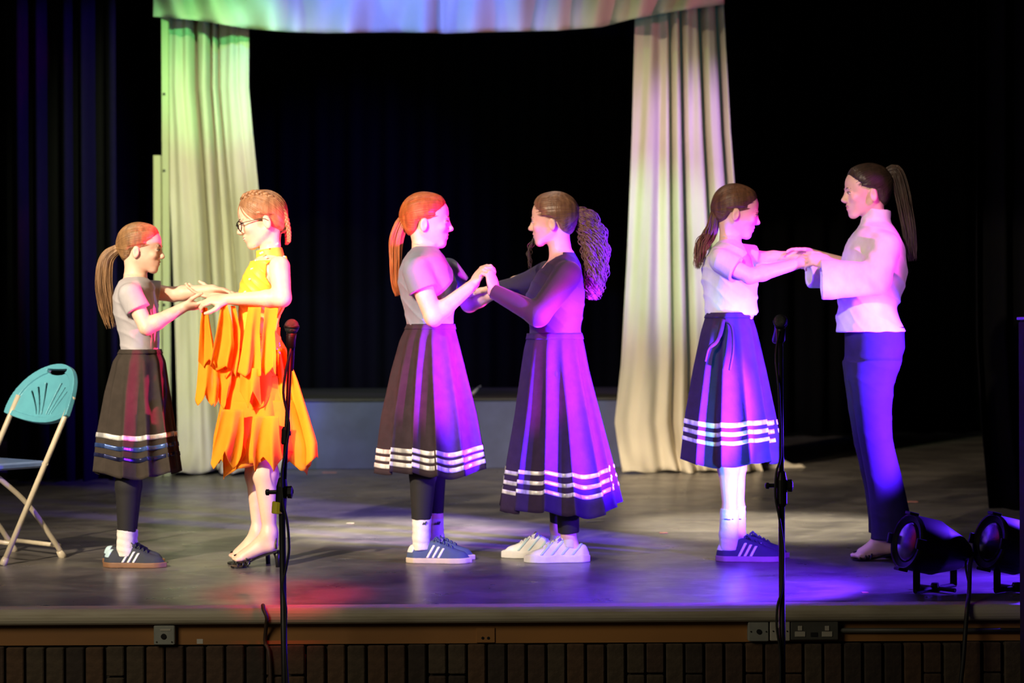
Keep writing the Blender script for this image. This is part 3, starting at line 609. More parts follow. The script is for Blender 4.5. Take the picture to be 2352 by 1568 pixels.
# puddled hem of the right curtain
def hemf(u, v):
    p = FL(1600 + 248 * u, 1078 - 4 * u); wd = 0.10 + 0.16 * math.sin(PI * min(1, u * 1.02)) ** 0.7 * (1 if u < 0.75 else (1 - u) / 0.25)
    h = (0.055 * (1 - u) ** 0.3 + 0.012) * abs(math.sin(PI * v)) ** 0.7 * (1 + 0.45 * math.sin(u * 19)) * (1 if u < 0.97 else 0.3)
    return (p[0] + 0.01 * math.sin(v * 9 + u * 12), p[1] - 0.02 + (v - 0.2) * wd, 0.004 + h)
g = Geo(); g.grid(hemf, 60, 14); g.build('trailing_hem', M['curtain'], prr, smooth=True)
# valance
vb = np.array([(352, 38), (450, 46), (570, 66), (660, 73), (750, 76), (880, 74), (1000, 75), (1020, 77), (1100, 74), (1280, 70), (1380, 62), (1450, 44), (1560, 24), (1663, 10)], float)
def valf(u, v):
    px = 352 + 1311 * u; yb = np.interp(px, vb[:, 0], vb[:, 1]); py = -190 + (yb + 190) * v; Y = 12.72
    d = 0.075 * math.sin(2 * PI * (u * 11 + 0.5 * math.sin(u * 9) + (v - 1) * (0.9 * (u - 0.5)) * 2)) * (0.5 + 0.5 * v) + 0.03 * math.sin(u * 97 + 3 * v) * v + 0.02 * math.sin(u * 31 + 7 * v)
    if abs(u - 0.5) < 0.006: d += 0.03
    return tuple(W(px, py, Y + d))
g = Geo(); g.grid(valf, 330, 20); tag(g.build('curtain_valance', M['curtain'], smooth=True, solid=0.005), 'swagged cream valance lit blue and green across the top', 'valance')
# pale pole at left
def plank(name, x0, x1, y0, Y, parent=None):
    a = W(x0, y0, Y); b = W(x1, y0, Y); g = Geo(); g.box((a[0], Y - 0.02, 0.0), (b[0], Y + 0.03, a[2]), bev=0.003); return g.build(name, M['pole'], parent)
pr = thing('timber_upright', (0, 0, 0), 'pale green timber upright with shorter batten left of the curtain', 'post')
plank('post', 371, 387, 12, 12.85, pr); plank('batten', 353, 370, 357, 12.85, pr)
for y in (216, 392, 700): g = Geo(); g.lathe([(0.006, 0), (0.010, 0.006), (0.004, 0.009)], W(377, y, 12.83) - np.array((0, 0, 0)), (0, -1, 0), 12); g.build('screw', M['screw'], pr, smooth=False)

# ================================================================== objects on the stage front
def px_box(g, x0, y0, x1, y1, Yf, dep, bev=0.003):
    a = W(x0, y1, Yf); b = W(x1, y0, Yf); g.box((a[0], Yf, a[2]), (b[0], Yf + dep, b[2]), bev=bev)
def disc(name, px, py, r, Yf, m, par, dep=0.004):
    g = Geo(); c = W(px, py, Yf); g.lathe([(r, 0), (r, dep), (r * 0.9, dep + 0.0005)], c, (0, -1, 0), 20); return g.build(name, m, par, smooth=False)
Y0 = YF - 0.035
t = thing('socket_box', (0, 0, 0), 'grey metal outlet box with one round hole, left of the fascia', 'electrical box')
g = Geo(); px_box(g, 353, 1436, 401, 1481, Y0, 0.055); g.build('box', M['grey_plastic'], t)
disc('socket_hole', 376, 1461, 0.010, Y0, M['dark_hole'], t); g = Geo(); px_box(g, 368, 1444, 392, 1448, Y0 - 0.002, 0.003, 0); g.build('label_plate', M['pale_plastic'], t)
for xx, yy in ((360, 1474), (395, 1474)): disc('screw', xx, yy, 0.003, Y0, M['screw'], t, 0.002)
t = thing('socket_box', (0, 0, 0), 'small brown plate with two dark holes in mid fascia', 'electrical box')
g = Geo(); px_box(g, 1094, 1441, 1137, 1476, YF - 0.006, 0.01, 0.002); g.build('plate', M['fascia'], t); disc('socket_hole', 1109, 1465, 0.0055, YF - 0.006, M['dark_hole'], t, 0.001); disc('socket_hole', 1122, 1465, 0.0055, YF - 0.006, M['dark_hole'], t, 0.001)
t = thing('socket_box', (0, 0, 0), 'grey outlet box with round hole beside the light switch', 'electrical box')
g = Geo(); px_box(g, 1719, 1427, 1766, 1473, Y0, 0.055); g.build('box', M['grey_plastic'], t); disc('socket_hole', 1743, 1450, 0.009, Y0, M['dark_hole'], t)
for xx in (1725, 1760): disc('screw', xx, 1450, 0.0028, Y0, M['screw'], t, 0.002)
t = thing('light_switch', (0, 0, 0), 'pale wall switch plate behind the right microphone stand', 'switch')
g = Geo(); px_box(g, 1769, 1425, 1815, 1472, Y0, 0.055); g.build('plate', M['pale_plastic'], t); g = Geo(); px_box(g, 1786, 1442, 1798, 1458, Y0 - 0.004, 0.006, 0.001); g.build('rocker', M['dark_plastic'], t)
for xx in (1776, 1808): disc('screw', xx, 1449, 0.0028, Y0, M['screw'], t, 0.002)
t = thing('double_socket', (0, 0, 0), 'dark double mains socket right of the light switch', 'socket')
g = Geo(); px_box(g, 1817, 1425, 1926, 1470, Y0, 0.055); g.build('plate', M['dark_plastic'], t)
for xx in (1838, 1900):
    g = Geo(); px_box(g, xx - 5, 1437, xx + 5, 1448, Y0 - 0.003, 0.005, 0.001); px_box(g, xx - 12, 1450, xx + 12, 1462, Y0 - 0.003, 0.005, 0.001); g.build('outlet', M['pale_plastic'], t)
g = Geo(); px_box(g, 1862, 1452, 1878, 1462, Y0 - 0.003, 0.005, 0.001); g.build('rocker', M['dark_hole'], t)
g = Geo(); g.tube([W(1926, 1447, YF - 0.012), W(2420, 1447, YF - 0.012)], 0.009, 10); tag(g.build('conduit', M['dark_plastic'], smooth=True), 'long grey conduit pipe running right from the double socket', 'pipe')
g = Geo(); px_box(g, 452, 1467, 466, 1478, YF - 0.001, 0.002, 0); tag(g.build('sticker', M['tape_w']), 'small square white sticker on the orange fascia', 'sticker')
g = Geo(); g.tube(spline([W(604, 1392, YE + 0.02) + np.array((0, 0, .004)), W(606, 1400, YE - 0.006), W(613, 1418, YE - 0.012), W(611, 1440, YE + 0.02), W(609, 1475, YF - 0.008), W(618, 1500, YB - 0.035), W(622, 1600, YB - 0.04), W(624, 1850, YB - 0.04), W(626, 2040, YB - 0.045) * (1, 1, 0) + np.array((0, 0, -1.058))], 24), 0.0075, 8)
tag(g.build('cable', mat('brown_cable', (0.06, 0.035, 0.025), 0.6), smooth=True), 'brown cable hanging over the stage edge left of the microphone stand', 'cable')
def mark(px, py, dx, dz, m, label, a=0.0, zz=0.0):
    c = FL(px, py); g = Geo(); R = Matrix.Rotation(a, 3, 'Z'); g.box((-dx, -dz, 0.0), (dx, dz, 0.0025), R=np.array(R), c=c); tag(g.build('tape_mark', m), label, 'tape')
mark(757, 1085, 0.05, 0.02, M['tape_p'], 'pink tape mark on the floor in front of the platform')
mark(1365, 1197, 0.055, 0.010, M['tape_w'], 'pale slanted tape mark right of the long-skirted dancer', 0.5)
mark(1382, 1180, 0.035, 0.010, M['tape_w'], 'pale tape scrap just behind the slanted tape mark', 1.1)
mark(1524, 1224, 0.02, 0.02, M['tape_p'], 'pink tape dot on the floor left of the striped shoe')
mark(107, 1092, 0.012, 0.022, M['tape_g'], 'green tape dot on the floor behind the folding chair')
mark(2095, 1152, 0.03, 0.02, M['tape_p'], 'pink tape mark behind the right floor lamp')
mark(1987, 1361, 0.012, 0.012, M['tape_p'], 'tiny pink tape spot near the stage edge by the left lamp')
mark(805, 1202, 0.02, 0.015, M['tape_w'], 'small white tape dot in the pale pool of light')

# ------------------------------------------------------------------ microphone stands
def mic_stand(Y, top, pts, clutch, label, seed, yellow=False, boomy=None):
    base = W(*pts[-1], Y); base[2] = -1.07; t = thing('microphone_stand', base, label, 'microphone stand'); O = base
    P = [W(px, py, Y) for px, py in pts]; ci = clutch
    lower = W(*ci, Y); foot = np.array((base[0], base[1], -1.05))
    g = Geo(); g.tube([foot, lower], 0.011, 12); g.build('lower_tube', M['black_metal'], t, O, True)
    g = Geo(); g.tube([lower - unit(lower - foot) * 0.10, P[0]], [0.0085, 0.0075], 12); g.build('upper_tube', M['black_metal'], t, O, True)
    d = unit(P[0] - lower)
    g = Geo(); g.lathe([(0.013, -0.07), (0.019, -0.06), (0.019, 0.02), (0.014, 0.045), (0.010, 0.05)], lower, d, 16); g.tube([lower + np.array((-0.055, 0, 0.0)), lower + np.array((0.04, 0, 0.002))], 0.007, 8)
    g.lathe([(0.012, 0), (0.021, 0.003), (0.022, 0.016), (0.012, 0.02)], lower + np.array((0.018, 0, 0)), (1, 0, 0), 12); g.lathe([(0.006, 0), (0.011, 0.003), (0.011, 0.012), (0.006, 0.014)], lower + np.array((-0.055, 0, 0)), (1, 0, 0), 10)
    cl = g.build('clutch', M['black_metal'], t, O, False)
    if yellow: g = Geo(); q = lower - np.array((0.013, 0.0, 0.052)); g.lathe([(0.019, -0.02), (0.0205, -0.018), (0.0205, 0.018), (0.019, 0.02)], q, d, 14); g.build('yellow_tape', M['yellow_tape'], cl, O, False)
    for a in (0.3, 0.3 + 2.09, 0.3 + 4.19):
        g = Geo(); e = np.array((base[0] + 0.33 * math.cos(a), base[1] + 0.33 * math.sin(a), -1.058)); g.tube([foot + np.array((0, 0, 0.10)), e], 0.009, 8); l = g.build('leg', M['black_metal'], t, O, True)
        g = Geo(); g.lathe([(0.013, -0.012), (0.014, 0), (0.013, 0.03)], e, unit(foot + np.array((0, 0, .1)) - e), 10); g.build('rubber_foot', M['cable'], l, O, True)
    # clip + microphone
    hd = unit(W(*top, Y) - P[0]); hd = unit(hd + np.array((0, -0.15, 0))); mb = P[0]
    g = Geo(); g.lathe([(0.008, -0.02), (0.0155, -0.01), (0.0165, 0.03), (0.015, 0.032)], mb, hd, 16); g.build('clip', M['black_metal'], t, O, True)
    m = thing('microphone', mb, label.split(' stand')[0].replace('tall black microphone', 'black handheld microphone in the') + ' stand clip', 'microphone'); OM = mb
    return t, P, lower, hd, OM, m
def mic(m, OM, ctr, hd, ball=0.025):
    g = Geo(); g.lathe([(0.010, -0.15), (0.012, -0.14), (0.0135, -0.06), (0.017, -0.03), (0.018, -0.022)], ctr, hd, 20); g.build('handle', M['black_metal'], m, OM, True)
    g = Geo(); pr = [(max(0.002, ball * math.cos(a)), ball * 1.05 * math.sin(a)) for a in np.linspace(-1.2, 1.5, 12)]; g.lathe(pr, ctr, hd, 24); h = g.build('grille', M['mesh_grey'], m, OM, True)
    g = Geo(); g.lathe([(ball * 1.0, -0.004), (ball * 1.06, -0.003), (ball * 1.06, 0.003), (ball * 1.0, 0.004)], ctr, hd, 24); g.build('grille_band', M['black_metal'], h, OM, True)
YM = YE - 0.45
t, P, lower, hd, OM, m = mic_stand(YM, (670, 745), [(668, 790), (660, 1568)], (647, 1130), 'tall black microphone stand with yellow tape before the orange dress', 1, True)
m['label'] = 'black ball-headed microphone beside the orange dress'
mic(m, OM, W(670, 750, YM), unit((0.05, -0.1, 1)))
g = Geo(); g.lathe([(0.010, -0.03), (0.013, -0.025), (0.013, 0.02), (0.008, 0.03)], W(655, 1000, YM), unit((0.04, 0, 1)), 12); g.tube([W(655, 995, YM), W(668, 995, YM)], 0.008, 8); g.build('middle_clamp', M['black_metal'], t, t.location, False)
g = Geo(); g.tube(spline([W(668, 800, YM - .02), W(655, 860, YM - .02), W(651, 905, YM - .02), W(660, 950, YM - .02), W(664, 985, YM - .02), W(657, 1030, YM - .02), W(648, 1080, YM - .02), W(650, 1150, YM - .02), W(660, 1200, YM - .02), W(664, 1260, YM - .02), W(658, 1300, YM - .02), W(650, 1345, YM - .02), W(657, 1400, YM - .02), W(655, 1480, YM - .02), W(662, 1600, YM - 0.02), W(666, 1850, YM - 0.03), W(690, 2060, YM - 0.05) * (1, 1, 0) + np.array((0, 0, -1.062))], 60), 0.0045, 8); g.build('microphone_cable', M['cable'], t, t.location, True)
t, P, lower, hd, OM, m = mic_stand(YM, (1793, 735), [(1793, 775), (1797, 1568)], (1795, 1115), 'tall black microphone stand right of the pale-shirted girl', 2)
m['label'] = 'round-headed microphone above the right stand'
mic(m, OM, W(1793, 738, YM), unit((0.0, -0.9, 0.45)), 0.024)
g = Geo(); g.tube(spline([W(1790, 760, YM - .02), W(1782, 820, YM), W(1789, 900, YM - .018), W(1793, 1040, YM - .018), W(1783, 1085, YM - .02), W(1781, 1140, YM - .02), W(1790, 1190, YM - .018), W(1799, 1260, YM - .018), W(1796, 1350, YM - .018), W(1786, 1390, YM - .02), W(1784, 1440, YM - .02), W(1792, 1500, YM - .018), W(1793, 1600, YM - .018), W(1796, 1850, YM - .03), W(1820, 2060, YM - 0.05) * (1, 1, 0) + np.array((0, 0, -1.062))], 60), 0.0042, 8); g.build('microphone_cable', M['cable'], t, t.location, True)

# ------------------------------------------------------------------ floor lamps (par cans)
def par_can(front, rear, r, Y, leg1, leg2, label, foot_y):
    a = W(*front, Y); b = W(*rear, Y + 0.08); ax = unit(b - a); L = np.linalg.norm(b - a)
    f0 = FL(*foot_y); t = thing('stage_lamp', (f0[0], f0[1], 0), label, 'stage lamp'); O = np.array(t.location)
    g = Geo(); g.lathe([(r * 0.93, 0.006), (r * 0.93, 0.0), (r, -0.004), (r, 0.02), (r * 1.0, L * 0.45), (r * 0.92, L * 0.52), (r * 0.62, L * 0.85), (r * 0.40, L * 0.98), (r * 0.2, L)], a, ax, 32); g.build('housing', M['lamp_black'], t, O, True)
    g = Geo(); g.lathe([(r * 0.9, 0.008), (r * 0.6, -0.004), (0.003, -0.01)], a + ax * 0.004, ax, 32); g.build('lens', M['lens'], t, O, True)
    for k in range(4):
        an = PI / 2 * k; u = unit(np.cross(ax, (0, 0, 1))); v = np.cross(ax, u); d = math.cos(an) * u + math.sin(an) * v; g = Geo(); g.box((-0.02, -0.006, -0.02), (0.02, 0.006, 0.02), R=np.stack([np.cross(d, ax), d, ax], 1), c=a + d * r * 1.02, bev=0.002); g.build('clip', M['lamp_black'], t, O)
    c = (a + b) / 2
    for k, (lx, ly, dy) in enumerate((leg1, leg2)):
        tp = W(lx, c_y(ly), Y + dy); bt = np.array((tp[0], tp[1], 0.012)); g = Geo(); g.box((-0.013, -0.004, 0), (0.013, 0.004, tp[2] - 0.0 - 0.012 + 0.12), c=bt, bev=0.001); g.build('yoke_arm', M['lamp_black'], t, O)
        if k == 0: b0 = bt
        else:
            g = Geo(); dd = unit(bt - b0); Lb = np.linalg.norm(bt - b0); g.tube([b0 - dd * 0.01, bt + dd * 0.01], 0.009, 8); g.lathe([(0.02, -0.012), (0.022, 0.0), (0.014, 0.02)], (b0 + bt) / 2, (0, 0, 1), 12); g.build('base_bar', M['lamp_black'], t, O)
            g = Geo(); g.tube([(b0 + bt) / 2 - np.cross(dd, (0, 0, 1)) * 0.09, (b0 + bt) / 2 + np.cross(dd, (0, 0, 1)) * 0.09], 0.008, 8); g.build('foot_bar', M['lamp_black'], t, O)
    g = Geo(); g.lathe([(0.018, -0.02), (0.02, 0.0), (0.016, 0.03), (0.01, 0.035)], b + ax * 0.01, unit(ax + np.array((0.3, 0, -0.3))), 12); g.build('cable_gland', M['lamp_black'], t, O, True)
    return t, b, O
c_y = lambda y: y
t1, b1, O1 = par_can((2082, 1243), (2222, 1274), 0.105, 6.98, (2105, 1300, -0.02), (2190, 1300, 0.14), 'black stage lamp standing on the floor beside the tall dancer', (2108, 1372))
t2, b2, O2 = par_can((2272, 1243), (2412, 1274), 0.105, 6.98, (2290, 1300, -0.02), (2378, 1300, 0.14), 'black stage lamp cut by the right edge of the picture', (2290, 1372))
g = Geo(); g.tube(spline([b1 + np.array((0.02, 0, 0)), W(2228, 1300, 6.9), W(2226, 1360, 6.75), W(2222, 1392, YE - 0.01), W(2218, 1440, YE - 0.02), W(2212, 1520, YE - 0.03), W(2200, 1640, YE - 0.03), W(2196, 1850, YE - 0.03), W(2190, 2040, YE - 0.04) * (1, 1, 0) + np.array((0, 0, -1.058))], 40), 0.008, 8)
tag(g.build('cable', M['cable'], smooth=True), 'black cable hanging from the stage lamp over the stage edge', 'cable')
g = Geo(); g.tube(spline([b1 + np.array((0.0, 0, -0.01)), W(2218, 1300, 6.92), W(2225, 1340, 6.8)], 16), 0.004, 8); g.build('lamp_cable', M['cable'], t1, O1, True)
# tall cabinet at the right edge, in the hall
g = Geo(); a = W(2338, 735, 6.5); g.box((a[0], 6.15, -1.07), (a[0] + 0.5, 6.5, a[2]), bev=0.008); cb = g.build('speaker_cabinet', M['cabinet']); tag(cb, 'tall dark brown cabinet at the right edge before the stage', 'cabinet')
g = Geo(); g.box((a[0] - 0.004, 6.146, a[2]), (a[0] + 0.504, 6.504, a[2] + 0.012), bev=0.002); g.build('cabinet_top', M['black_metal'], cb)

# ------------------------------------------------------------------ folding chair
def chair():
    ff = FL(6, 1298); rf = FL(152, 1281); top = None
    w0 = unit(np.array((-0.76, 0.65, 0))); Wd = 0.41        # across, from the near side to the far side
    fw = unit((ff - rf) * (1, 1, 0)); t = thing('folding_chair', (ff + rf) / 2, 'teal folding chair with fan-slotted back and beige legs at left', 'chair'); O = np.array(t.location)
    bt = W(150, 955, 8.12)                                    # where the near tube meets the back
    up = unit(bt - ff)
    for k in (0, 1):
        off = w0 * Wd * k; g = Geo(); g.tube([ff + off + up * 0.012, bt + off, bt + off + up * 0.09], 0.0125, 12); l = g.build('front_leg', M['chair_tube'], t, O, True)
        g = Geo(); g.lathe([(0.015, 0), (0.016, 0.02), (0.0135, 0.035)], ff + off, up, 12); g.build('foot_cap', M['chair_tube'], l, O, True)
        st = W(-8, 1088, 7.95 - 0.02) + off; inn = w0 * (0.02 if k == 0 else -0.02); g = Geo(); rp = spline([st + inn, (st + rf + off) / 2 + inn + np.array((0.0, 0, 0.045)), rf + off + inn + np.array((0, 0, 0.01))], 16); g.tube(rp, 0.0115, 12); l = g.build('rear_leg', M['chair_tube'], t, O, True)
        g = Geo(); g.lathe([(0.014, 0), (0.018, 0.01), (0.0135, 0.04)], rf + off + inn, unit(rp[-3] - rp[-1]), 12); g.build('foot_cap', M['chair_tube'], l, O, True)
    z1 = up * 0.10; g = Geo(); g.tube([ff + z1, ff + z1 + w0 * Wd], 0.010, 10); g.build('front_stretcher', M['chair_tube'], t, O, True)
    q = rf + (rp[-2] - rp[-1]) * 0 + np.array((-0.03, 0.0, 0.055)); g = Geo(); g.tube([q, q + w0 * Wd], 0.010, 10); g.build('rear_stretcher', M['chair_tube'], t, O, True)
    # seat
    sp = ff + up * ((0.43) / up[2]); g = Geo(); R = np.stack([fw, w0, (0, 0, 1)], 1)
    g.box((-0.02, 0.02, -0.018), (0.36, Wd - 0.02, 0.012), R=np.stack([fw, w0, np.cross(fw, w0) * (1 if np.cross(fw, w0)[2] > 0 else -1)], 1), c=sp, bev=0.008); g.build('seat', M['chair_seat'], t, O)
    g = Geo(); g.tube([sp + up * 0.0 + w0 * 0.015, sp - w0 * 0.012], 0.008, 8); g.build('seat_bracket', M['chair_tube'], t, O)
    # fan back: frame x across (w0), z along up
    nrm = unit(np.cross(w0, up)); B = Frame(bt + w0 * Wd / 2 + up * 0.0, w0, up, 1.0); hw = Wd / 2 + 0.035; H = 0.255
    def f(P):
        q = B.inv(P); x, y, z = q[:, 0], q[:, 1], q[:, 2]; y = y - 0.045 * (x / hw) ** 2 + 0.034
        # outline: rounded fan
        zt = (z - 0.03) / (H - 0.03); e = np.sqrt((x / (hw * (0.98 - 0.05 * np.clip(-zt, 0, 1)))) ** 2 + np.clip(z / H, 0, 2) ** 2.2) - 1; d = e * 0.17
        d = np.maximum(d, -(z + 0.028 * (1 - (x / hw) ** 2)) )
        th = np.abs(y) - np.where((d > -0.026), 0.013, 0.005); d = np.maximum(d, th)
        for i in (-3.0, -2.0, -1.0, 1.0, 2.0, 3.0):
            # slots radiating from low centre
            u = np.clip((z - 0.01) / 0.17, 0, 1); cx = i * (0.018 + 0.045 * u ** 1.2 * (1.0)); ztop = 0.185 - 0.022 * abs(i) ; sl = np.maximum(np.abs(x - cx) - (0.0035 + 0.0045 * u), np.maximum(0.012 - z + 0.006 * abs(i) * 0, z - ztop)); d = np.maximum(d, -sl)
        hd_ = ((np.sqrt((x / 0.075) ** 2 + ((z - 0.222) / 0.020) ** 2)) - 1) * 0.018; hd_ = np.maximum(hd_, z - 0.229); d = np.maximum(d, -hd_)
        return d
    cs = [B.p(x, y, z) for x in (-hw - .01, hw + .01) for y in (-0.065, 0.05) for z in (-0.05, H + 0.02)]; lo = np.min(cs, 0); hi = np.max(cs, 0)
    link('backrest', mesh_from(*sdf_mesh([(f, lo, hi, 0, 1)], 0.0028), O), M['chair_teal'], t)
chair()
# ================================================================== people
def PP(p, Y): return W(p[0], p[1], Y + (p[2] if len(p) > 2 else 0.0))
def person(S):
    Y = S['Y']; F = S['F']; base = FL(*S['base']); t = thing('person', (base[0], Y, 0), S['label'], 'person'); O = np.array(t.location)
    s, p, yw = S['hs'], math.radians(S['pitch']), math.radians(S.get('yaw', 0))
    T = Frame((0, 0, 0), (F * math.cos(yw) * math.cos(p), -math.sin(yw) * math.cos(p), -math.sin(p)), (F * math.sin(p), S.get('roll', 0), math.cos(p)), s)
    T.o = W(*S['ear'], Y - 0.075 * s) - T.R @ (np.array((EARX, -F * 0.075, EARZ)) * s)
    prims = []
    rows = torso_levels(S['torso'], Y); rb = [r if i < len(rows) - S.get('hip', 2) else (r[0], r[1], r[2], r[3] * 0.72, r[4] * 0.72) for i, r in enumerate(rows)]; prims.append(loft(rb, 0.03, S.get('inset', 0.012)))
    nb = PP(S['neck'], Y); prims.append(cone(nb, T.p(-0.022, 0, -0.045), S.get('nr', 0.050), 0.046, 0.025)); prims.append(cone(T.p(-0.022, 0, -0.045), T.p(-0.01, 0, -0.0), 0.046, 0.05, 0.02))
    arms = []
    for key in ('near', 'far'):
        A = S[key]; q = [PP(v, Y) for v in A['j']]; r = A.get('r', S.get('ar', (0.040, 0.034, 0.033, 0.022))); prims += arm(*q, r=r); arms.append((q, r))
        prims += hand(q[2] - unit(q[2] - q[1]) * 0.008, A['f'], A['n'], A.get('hs', 0.86), A.get('curl', 30), A.get('th', 1), A.get('sp', 1.0), A.get('tc', 20))
    for L in S['legs']:
        q = [PP(v, Y) for v in L['j']]; r = L.get('r', (0.075, 0.052, 0.036)); r = (0.062 if 'tdir' not in L else r[0], r[1] * (0.84 if 'tdir' not in L else 1.0), r[2] if 'tdir' in L else min(r[2], 0.030)); m = q[1] + (q[2] - q[1]) * 0.3
        prims += [cone(q[0], q[1], r[0], r[1], 0.03), cone(q[1], m, r[1], r[1] * 1.0 + 0.002, 0.02), cone(m, q[2], r[1] * 1.0, r[2], 0.02)]
        if 'foot' in L and 'tdir' not in L:
            f = [np.array(v, float) for v in L['foot']]; f[0][2] = f[1][2] = 0.045; f[1] = f[0] + (f[1] - f[0]) * 0.8
            prims += [cone(q[2], f[0], r[2], 0.024, 0.02), cone(f[0], f[1], 0.022, 0.012, 0.01)]
        elif 'foot' in L:
            f = [np.array(v, float) for v in L['foot']]
            prims += [cone(q[2], f[0], r[2], 0.026, 0.02), cone(f[0], f[1], 0.026, 0.020, 0.02, flat=((0, 1, 0), 1.35)), cone(q[2] - np.array((0, 0, .01)), f[1], 0.03, 0.018, 0.03, flat=((0, 1, 0), 1.2))]
            fd = unit(f[1] - f[0]) if 'tdir' not in L else unit(np.array(L['tdir'], float))
            sdv = unit(np.cross(fd, (0, 0, 1)))
            for k in range(5):
                o_ = sdv * (k - 2) * 0.014; l_ = (0.036, 0.034, 0.030, 0.026, 0.022)[k if L.get('flip') else 4 - k]; prims.append(cone(f[1] + o_ - np.array((0, 0, 0.004)), f[1] + o_ * 1.08 + fd * l_ - np.array((0, 0, 0.006)), 0.010, 0.0085, 0.004))
    prims += head_prims(T)
    sobj('body', prims, HB, M['skin'], t, O)
    face_parts(T, t, O)
    cap, post = hair_cap(T, S['tie'], seed=S.get('seed', 0), off=S.get('hoff', 0.011)); Vh, Fh = sdf_mesh(cap, 0.0038, post); Vh, Fh = over_strands(Vh, Fh, T, S['tie'], S.get('hoff', 0.011), 230, S.get('seed', 0)); hr = link('hair', mesh_from(Vh, Fh, O), S['hair'], t)
    return t, O, T, rows, arms
def shirt(t, O, S, rows, arms, m, frac=0.5, k=0.02, extra=0.014, amp=0.0028, name='shirt', long_=None, ph=0.0, lo=None, cut=None):
    P = [loft(rows, 0.02, 0.0, wr=wrinkle(amp, ph=ph))]
    for i, (q, r) in enumerate(arms):
        if long_ is None:
            fr = frac if not isinstance(frac, tuple) else frac[i]; e = q[0] + (q[1] - q[0]) * fr; P.append(cone(q[0], e, r[0] + extra, r[0] + extra + 0.004, k, cut=True))
        else:
            P += [cone(q[0], q[1], r[0] + 0.012, r[1] + 0.009, k), cone(q[1], q[2], r[1] + 0.008, r[3] + 0.009, k, cut=True)]
    o = sobj(name, P, 0.0045, m, t, O, (lambda Pw, d: np.maximum(d, cut(Pw))) if cut else None)
    if long_ is None:
        r0 = rows[0]; g = Geo(); g.tube([(r0[1] + (r0[3] - 0.002) * math.cos(q), r0[2] + (r0[4] - 0.002) * math.sin(q), r0[0] - 0.002 - 0.012 * S['F'] * math.cos(q)) for q in np.linspace(0, 2 * PI, 33)], 0.006, 6); g.build('collar', m, o, O, True)
    return o
def tubes(name, segs, m, t, O, h=0.0042, wr=0.0, k=0.01):
    """segs: (a, b, ra, rb, cut)"""
    P = [cone(a, b, ra, rb, k, cut=c, cuta=(c and c != 2)) for a, b, ra, rb, c in segs]
    return sobj(name, P, h, m, t, O, (lambda Pw, d: d + wr * np.sin(Pw[:, 2] * 220 + Pw[:, 0] * 60)) if wr else None)
def tie_band(T, tie, m, t, O, r=0.016, ax=(1, 0, 0.5)):
    g = Geo(); a = T.R @ unit(ax); g.lathe([(r * .8, -0.006), (r, -0.004), (r * 1.05, 0), (r, 0.004), (r * .8, 0.006)], T.p(tie[0], 0, tie[1]), a, 16); return g.build('hair_tie', m, t, O, True)

NAV = M['leggings']
# ---- 1: small girl, left ------------------------------------------------
Y = 7.95
S1 = dict(Y=Y, F=1, base=(310, 1295), label='small girl with light brown ponytail and black skirt, gum-soled shoes, leftmost dancer', hs=0.93, pitch=6, yaw=0, ear=(311, 581), tie=(-0.100, 0.004), hair=M['hair_light'],
  torso=[(636, 288, 336, 0.055), (646, 276, 350, 0.115), (662, 268, 354, 0.150), (685, 263, 358, 0.150), (715, 263, 362, 0.138), (745, 268, 364, 0.125), (775, 274, 364, 0.115), (806, 278, 366, 0.112), (860, 268, 372, 0.14), (900, 275, 366, 0.12)],
  neck=(310, 648), nr=0.048, ar=(0.037, 0.032, 0.032, 0.021),
  near=dict(j=[(300, 676, -0.145), (337, 752, -0.17), (427, 703, -0.13)], f=(1, 0.03, 0.10), n=(0, -0.35, -0.93), curl=20, th=-1, hs=0.84),
  far=dict(j=[(336, 668, 0.13), (398, 676, 0.16), (488, 664, 0.12)], f=(1, -0.05, -0.08), n=(0, 0.1, 1), curl=18, th=-1, hs=0.84),
  legs=[dict(j=[(312, 880, -0.07), (296, 1060, -0.07), (291, 1215, -0.06)], r=(0.07, 0.047, 0.034), foot=[W(285, 1282, Y - .06), W(350, 1285, Y - .06)]), dict(j=[(322, 880, 0.07), (303, 1060, 0.07), (297, 1208, 0.07)], r=(0.07, 0.043, 0.030), foot=[W(292, 1274, Y + .07), W(352, 1277, Y + .07)])])
t, O, T, rows, arms = person(S1)
shirt(t, O, S1, rows[:-2], arms, M['tee_lilac'], frac=0.48, extra=0.012, amp=0.004, ph=1.0)
strands('ponytail', [T.p(-0.095, 0, 0.005), W(246, 592, Y), W(238, 640, Y), W(244, 700, Y), W(256, 755, Y)], [0.016, 0.030, 0.036, 0.038, 0.034, 0.020], 230, 0.0022, M['hair_light'], t, O, seed=1)
tie_band(T, S1['tie'], M['tape_w'], t, O)
skirt(t, O, [(802, 280, 366), (812, 274, 370), (830, 262, 378), (900, 243, 388), (1000, 224, 404), (1084, 216, 416)], Y, M['skirt_brown'], [(992, 1003, M['satin_white']), (1016, 1026, M['satin_blue']), (1039, 1048, M['satin_navy'])], 11, nple=12, ryk=0.95, amp=0.20, hem=0.010)
lg = [(arms and W(312, 900, Y - .07), W(296, 1060, Y - .07), 0.066, 0.053, 0), (W(296, 1060, Y - .07), W(293, 1115, Y - .07), 0.053, 0.052, 0), (W(293, 1115, Y - .07), W(291, 1222, Y - .06), 0.052, 0.038, 2),
      (W(322, 900, Y + .07), W(303, 1060, Y + .07), 0.066, 0.048, 0), (W(303, 1060, Y + .07), W(301, 1115, Y + .07), 0.048, 0.047, 0), (W(301, 1115, Y + .07), W(297, 1215, Y + .07), 0.047, 0.034, 2)]
tubes('leggings', lg, M['leggings'], t, O)
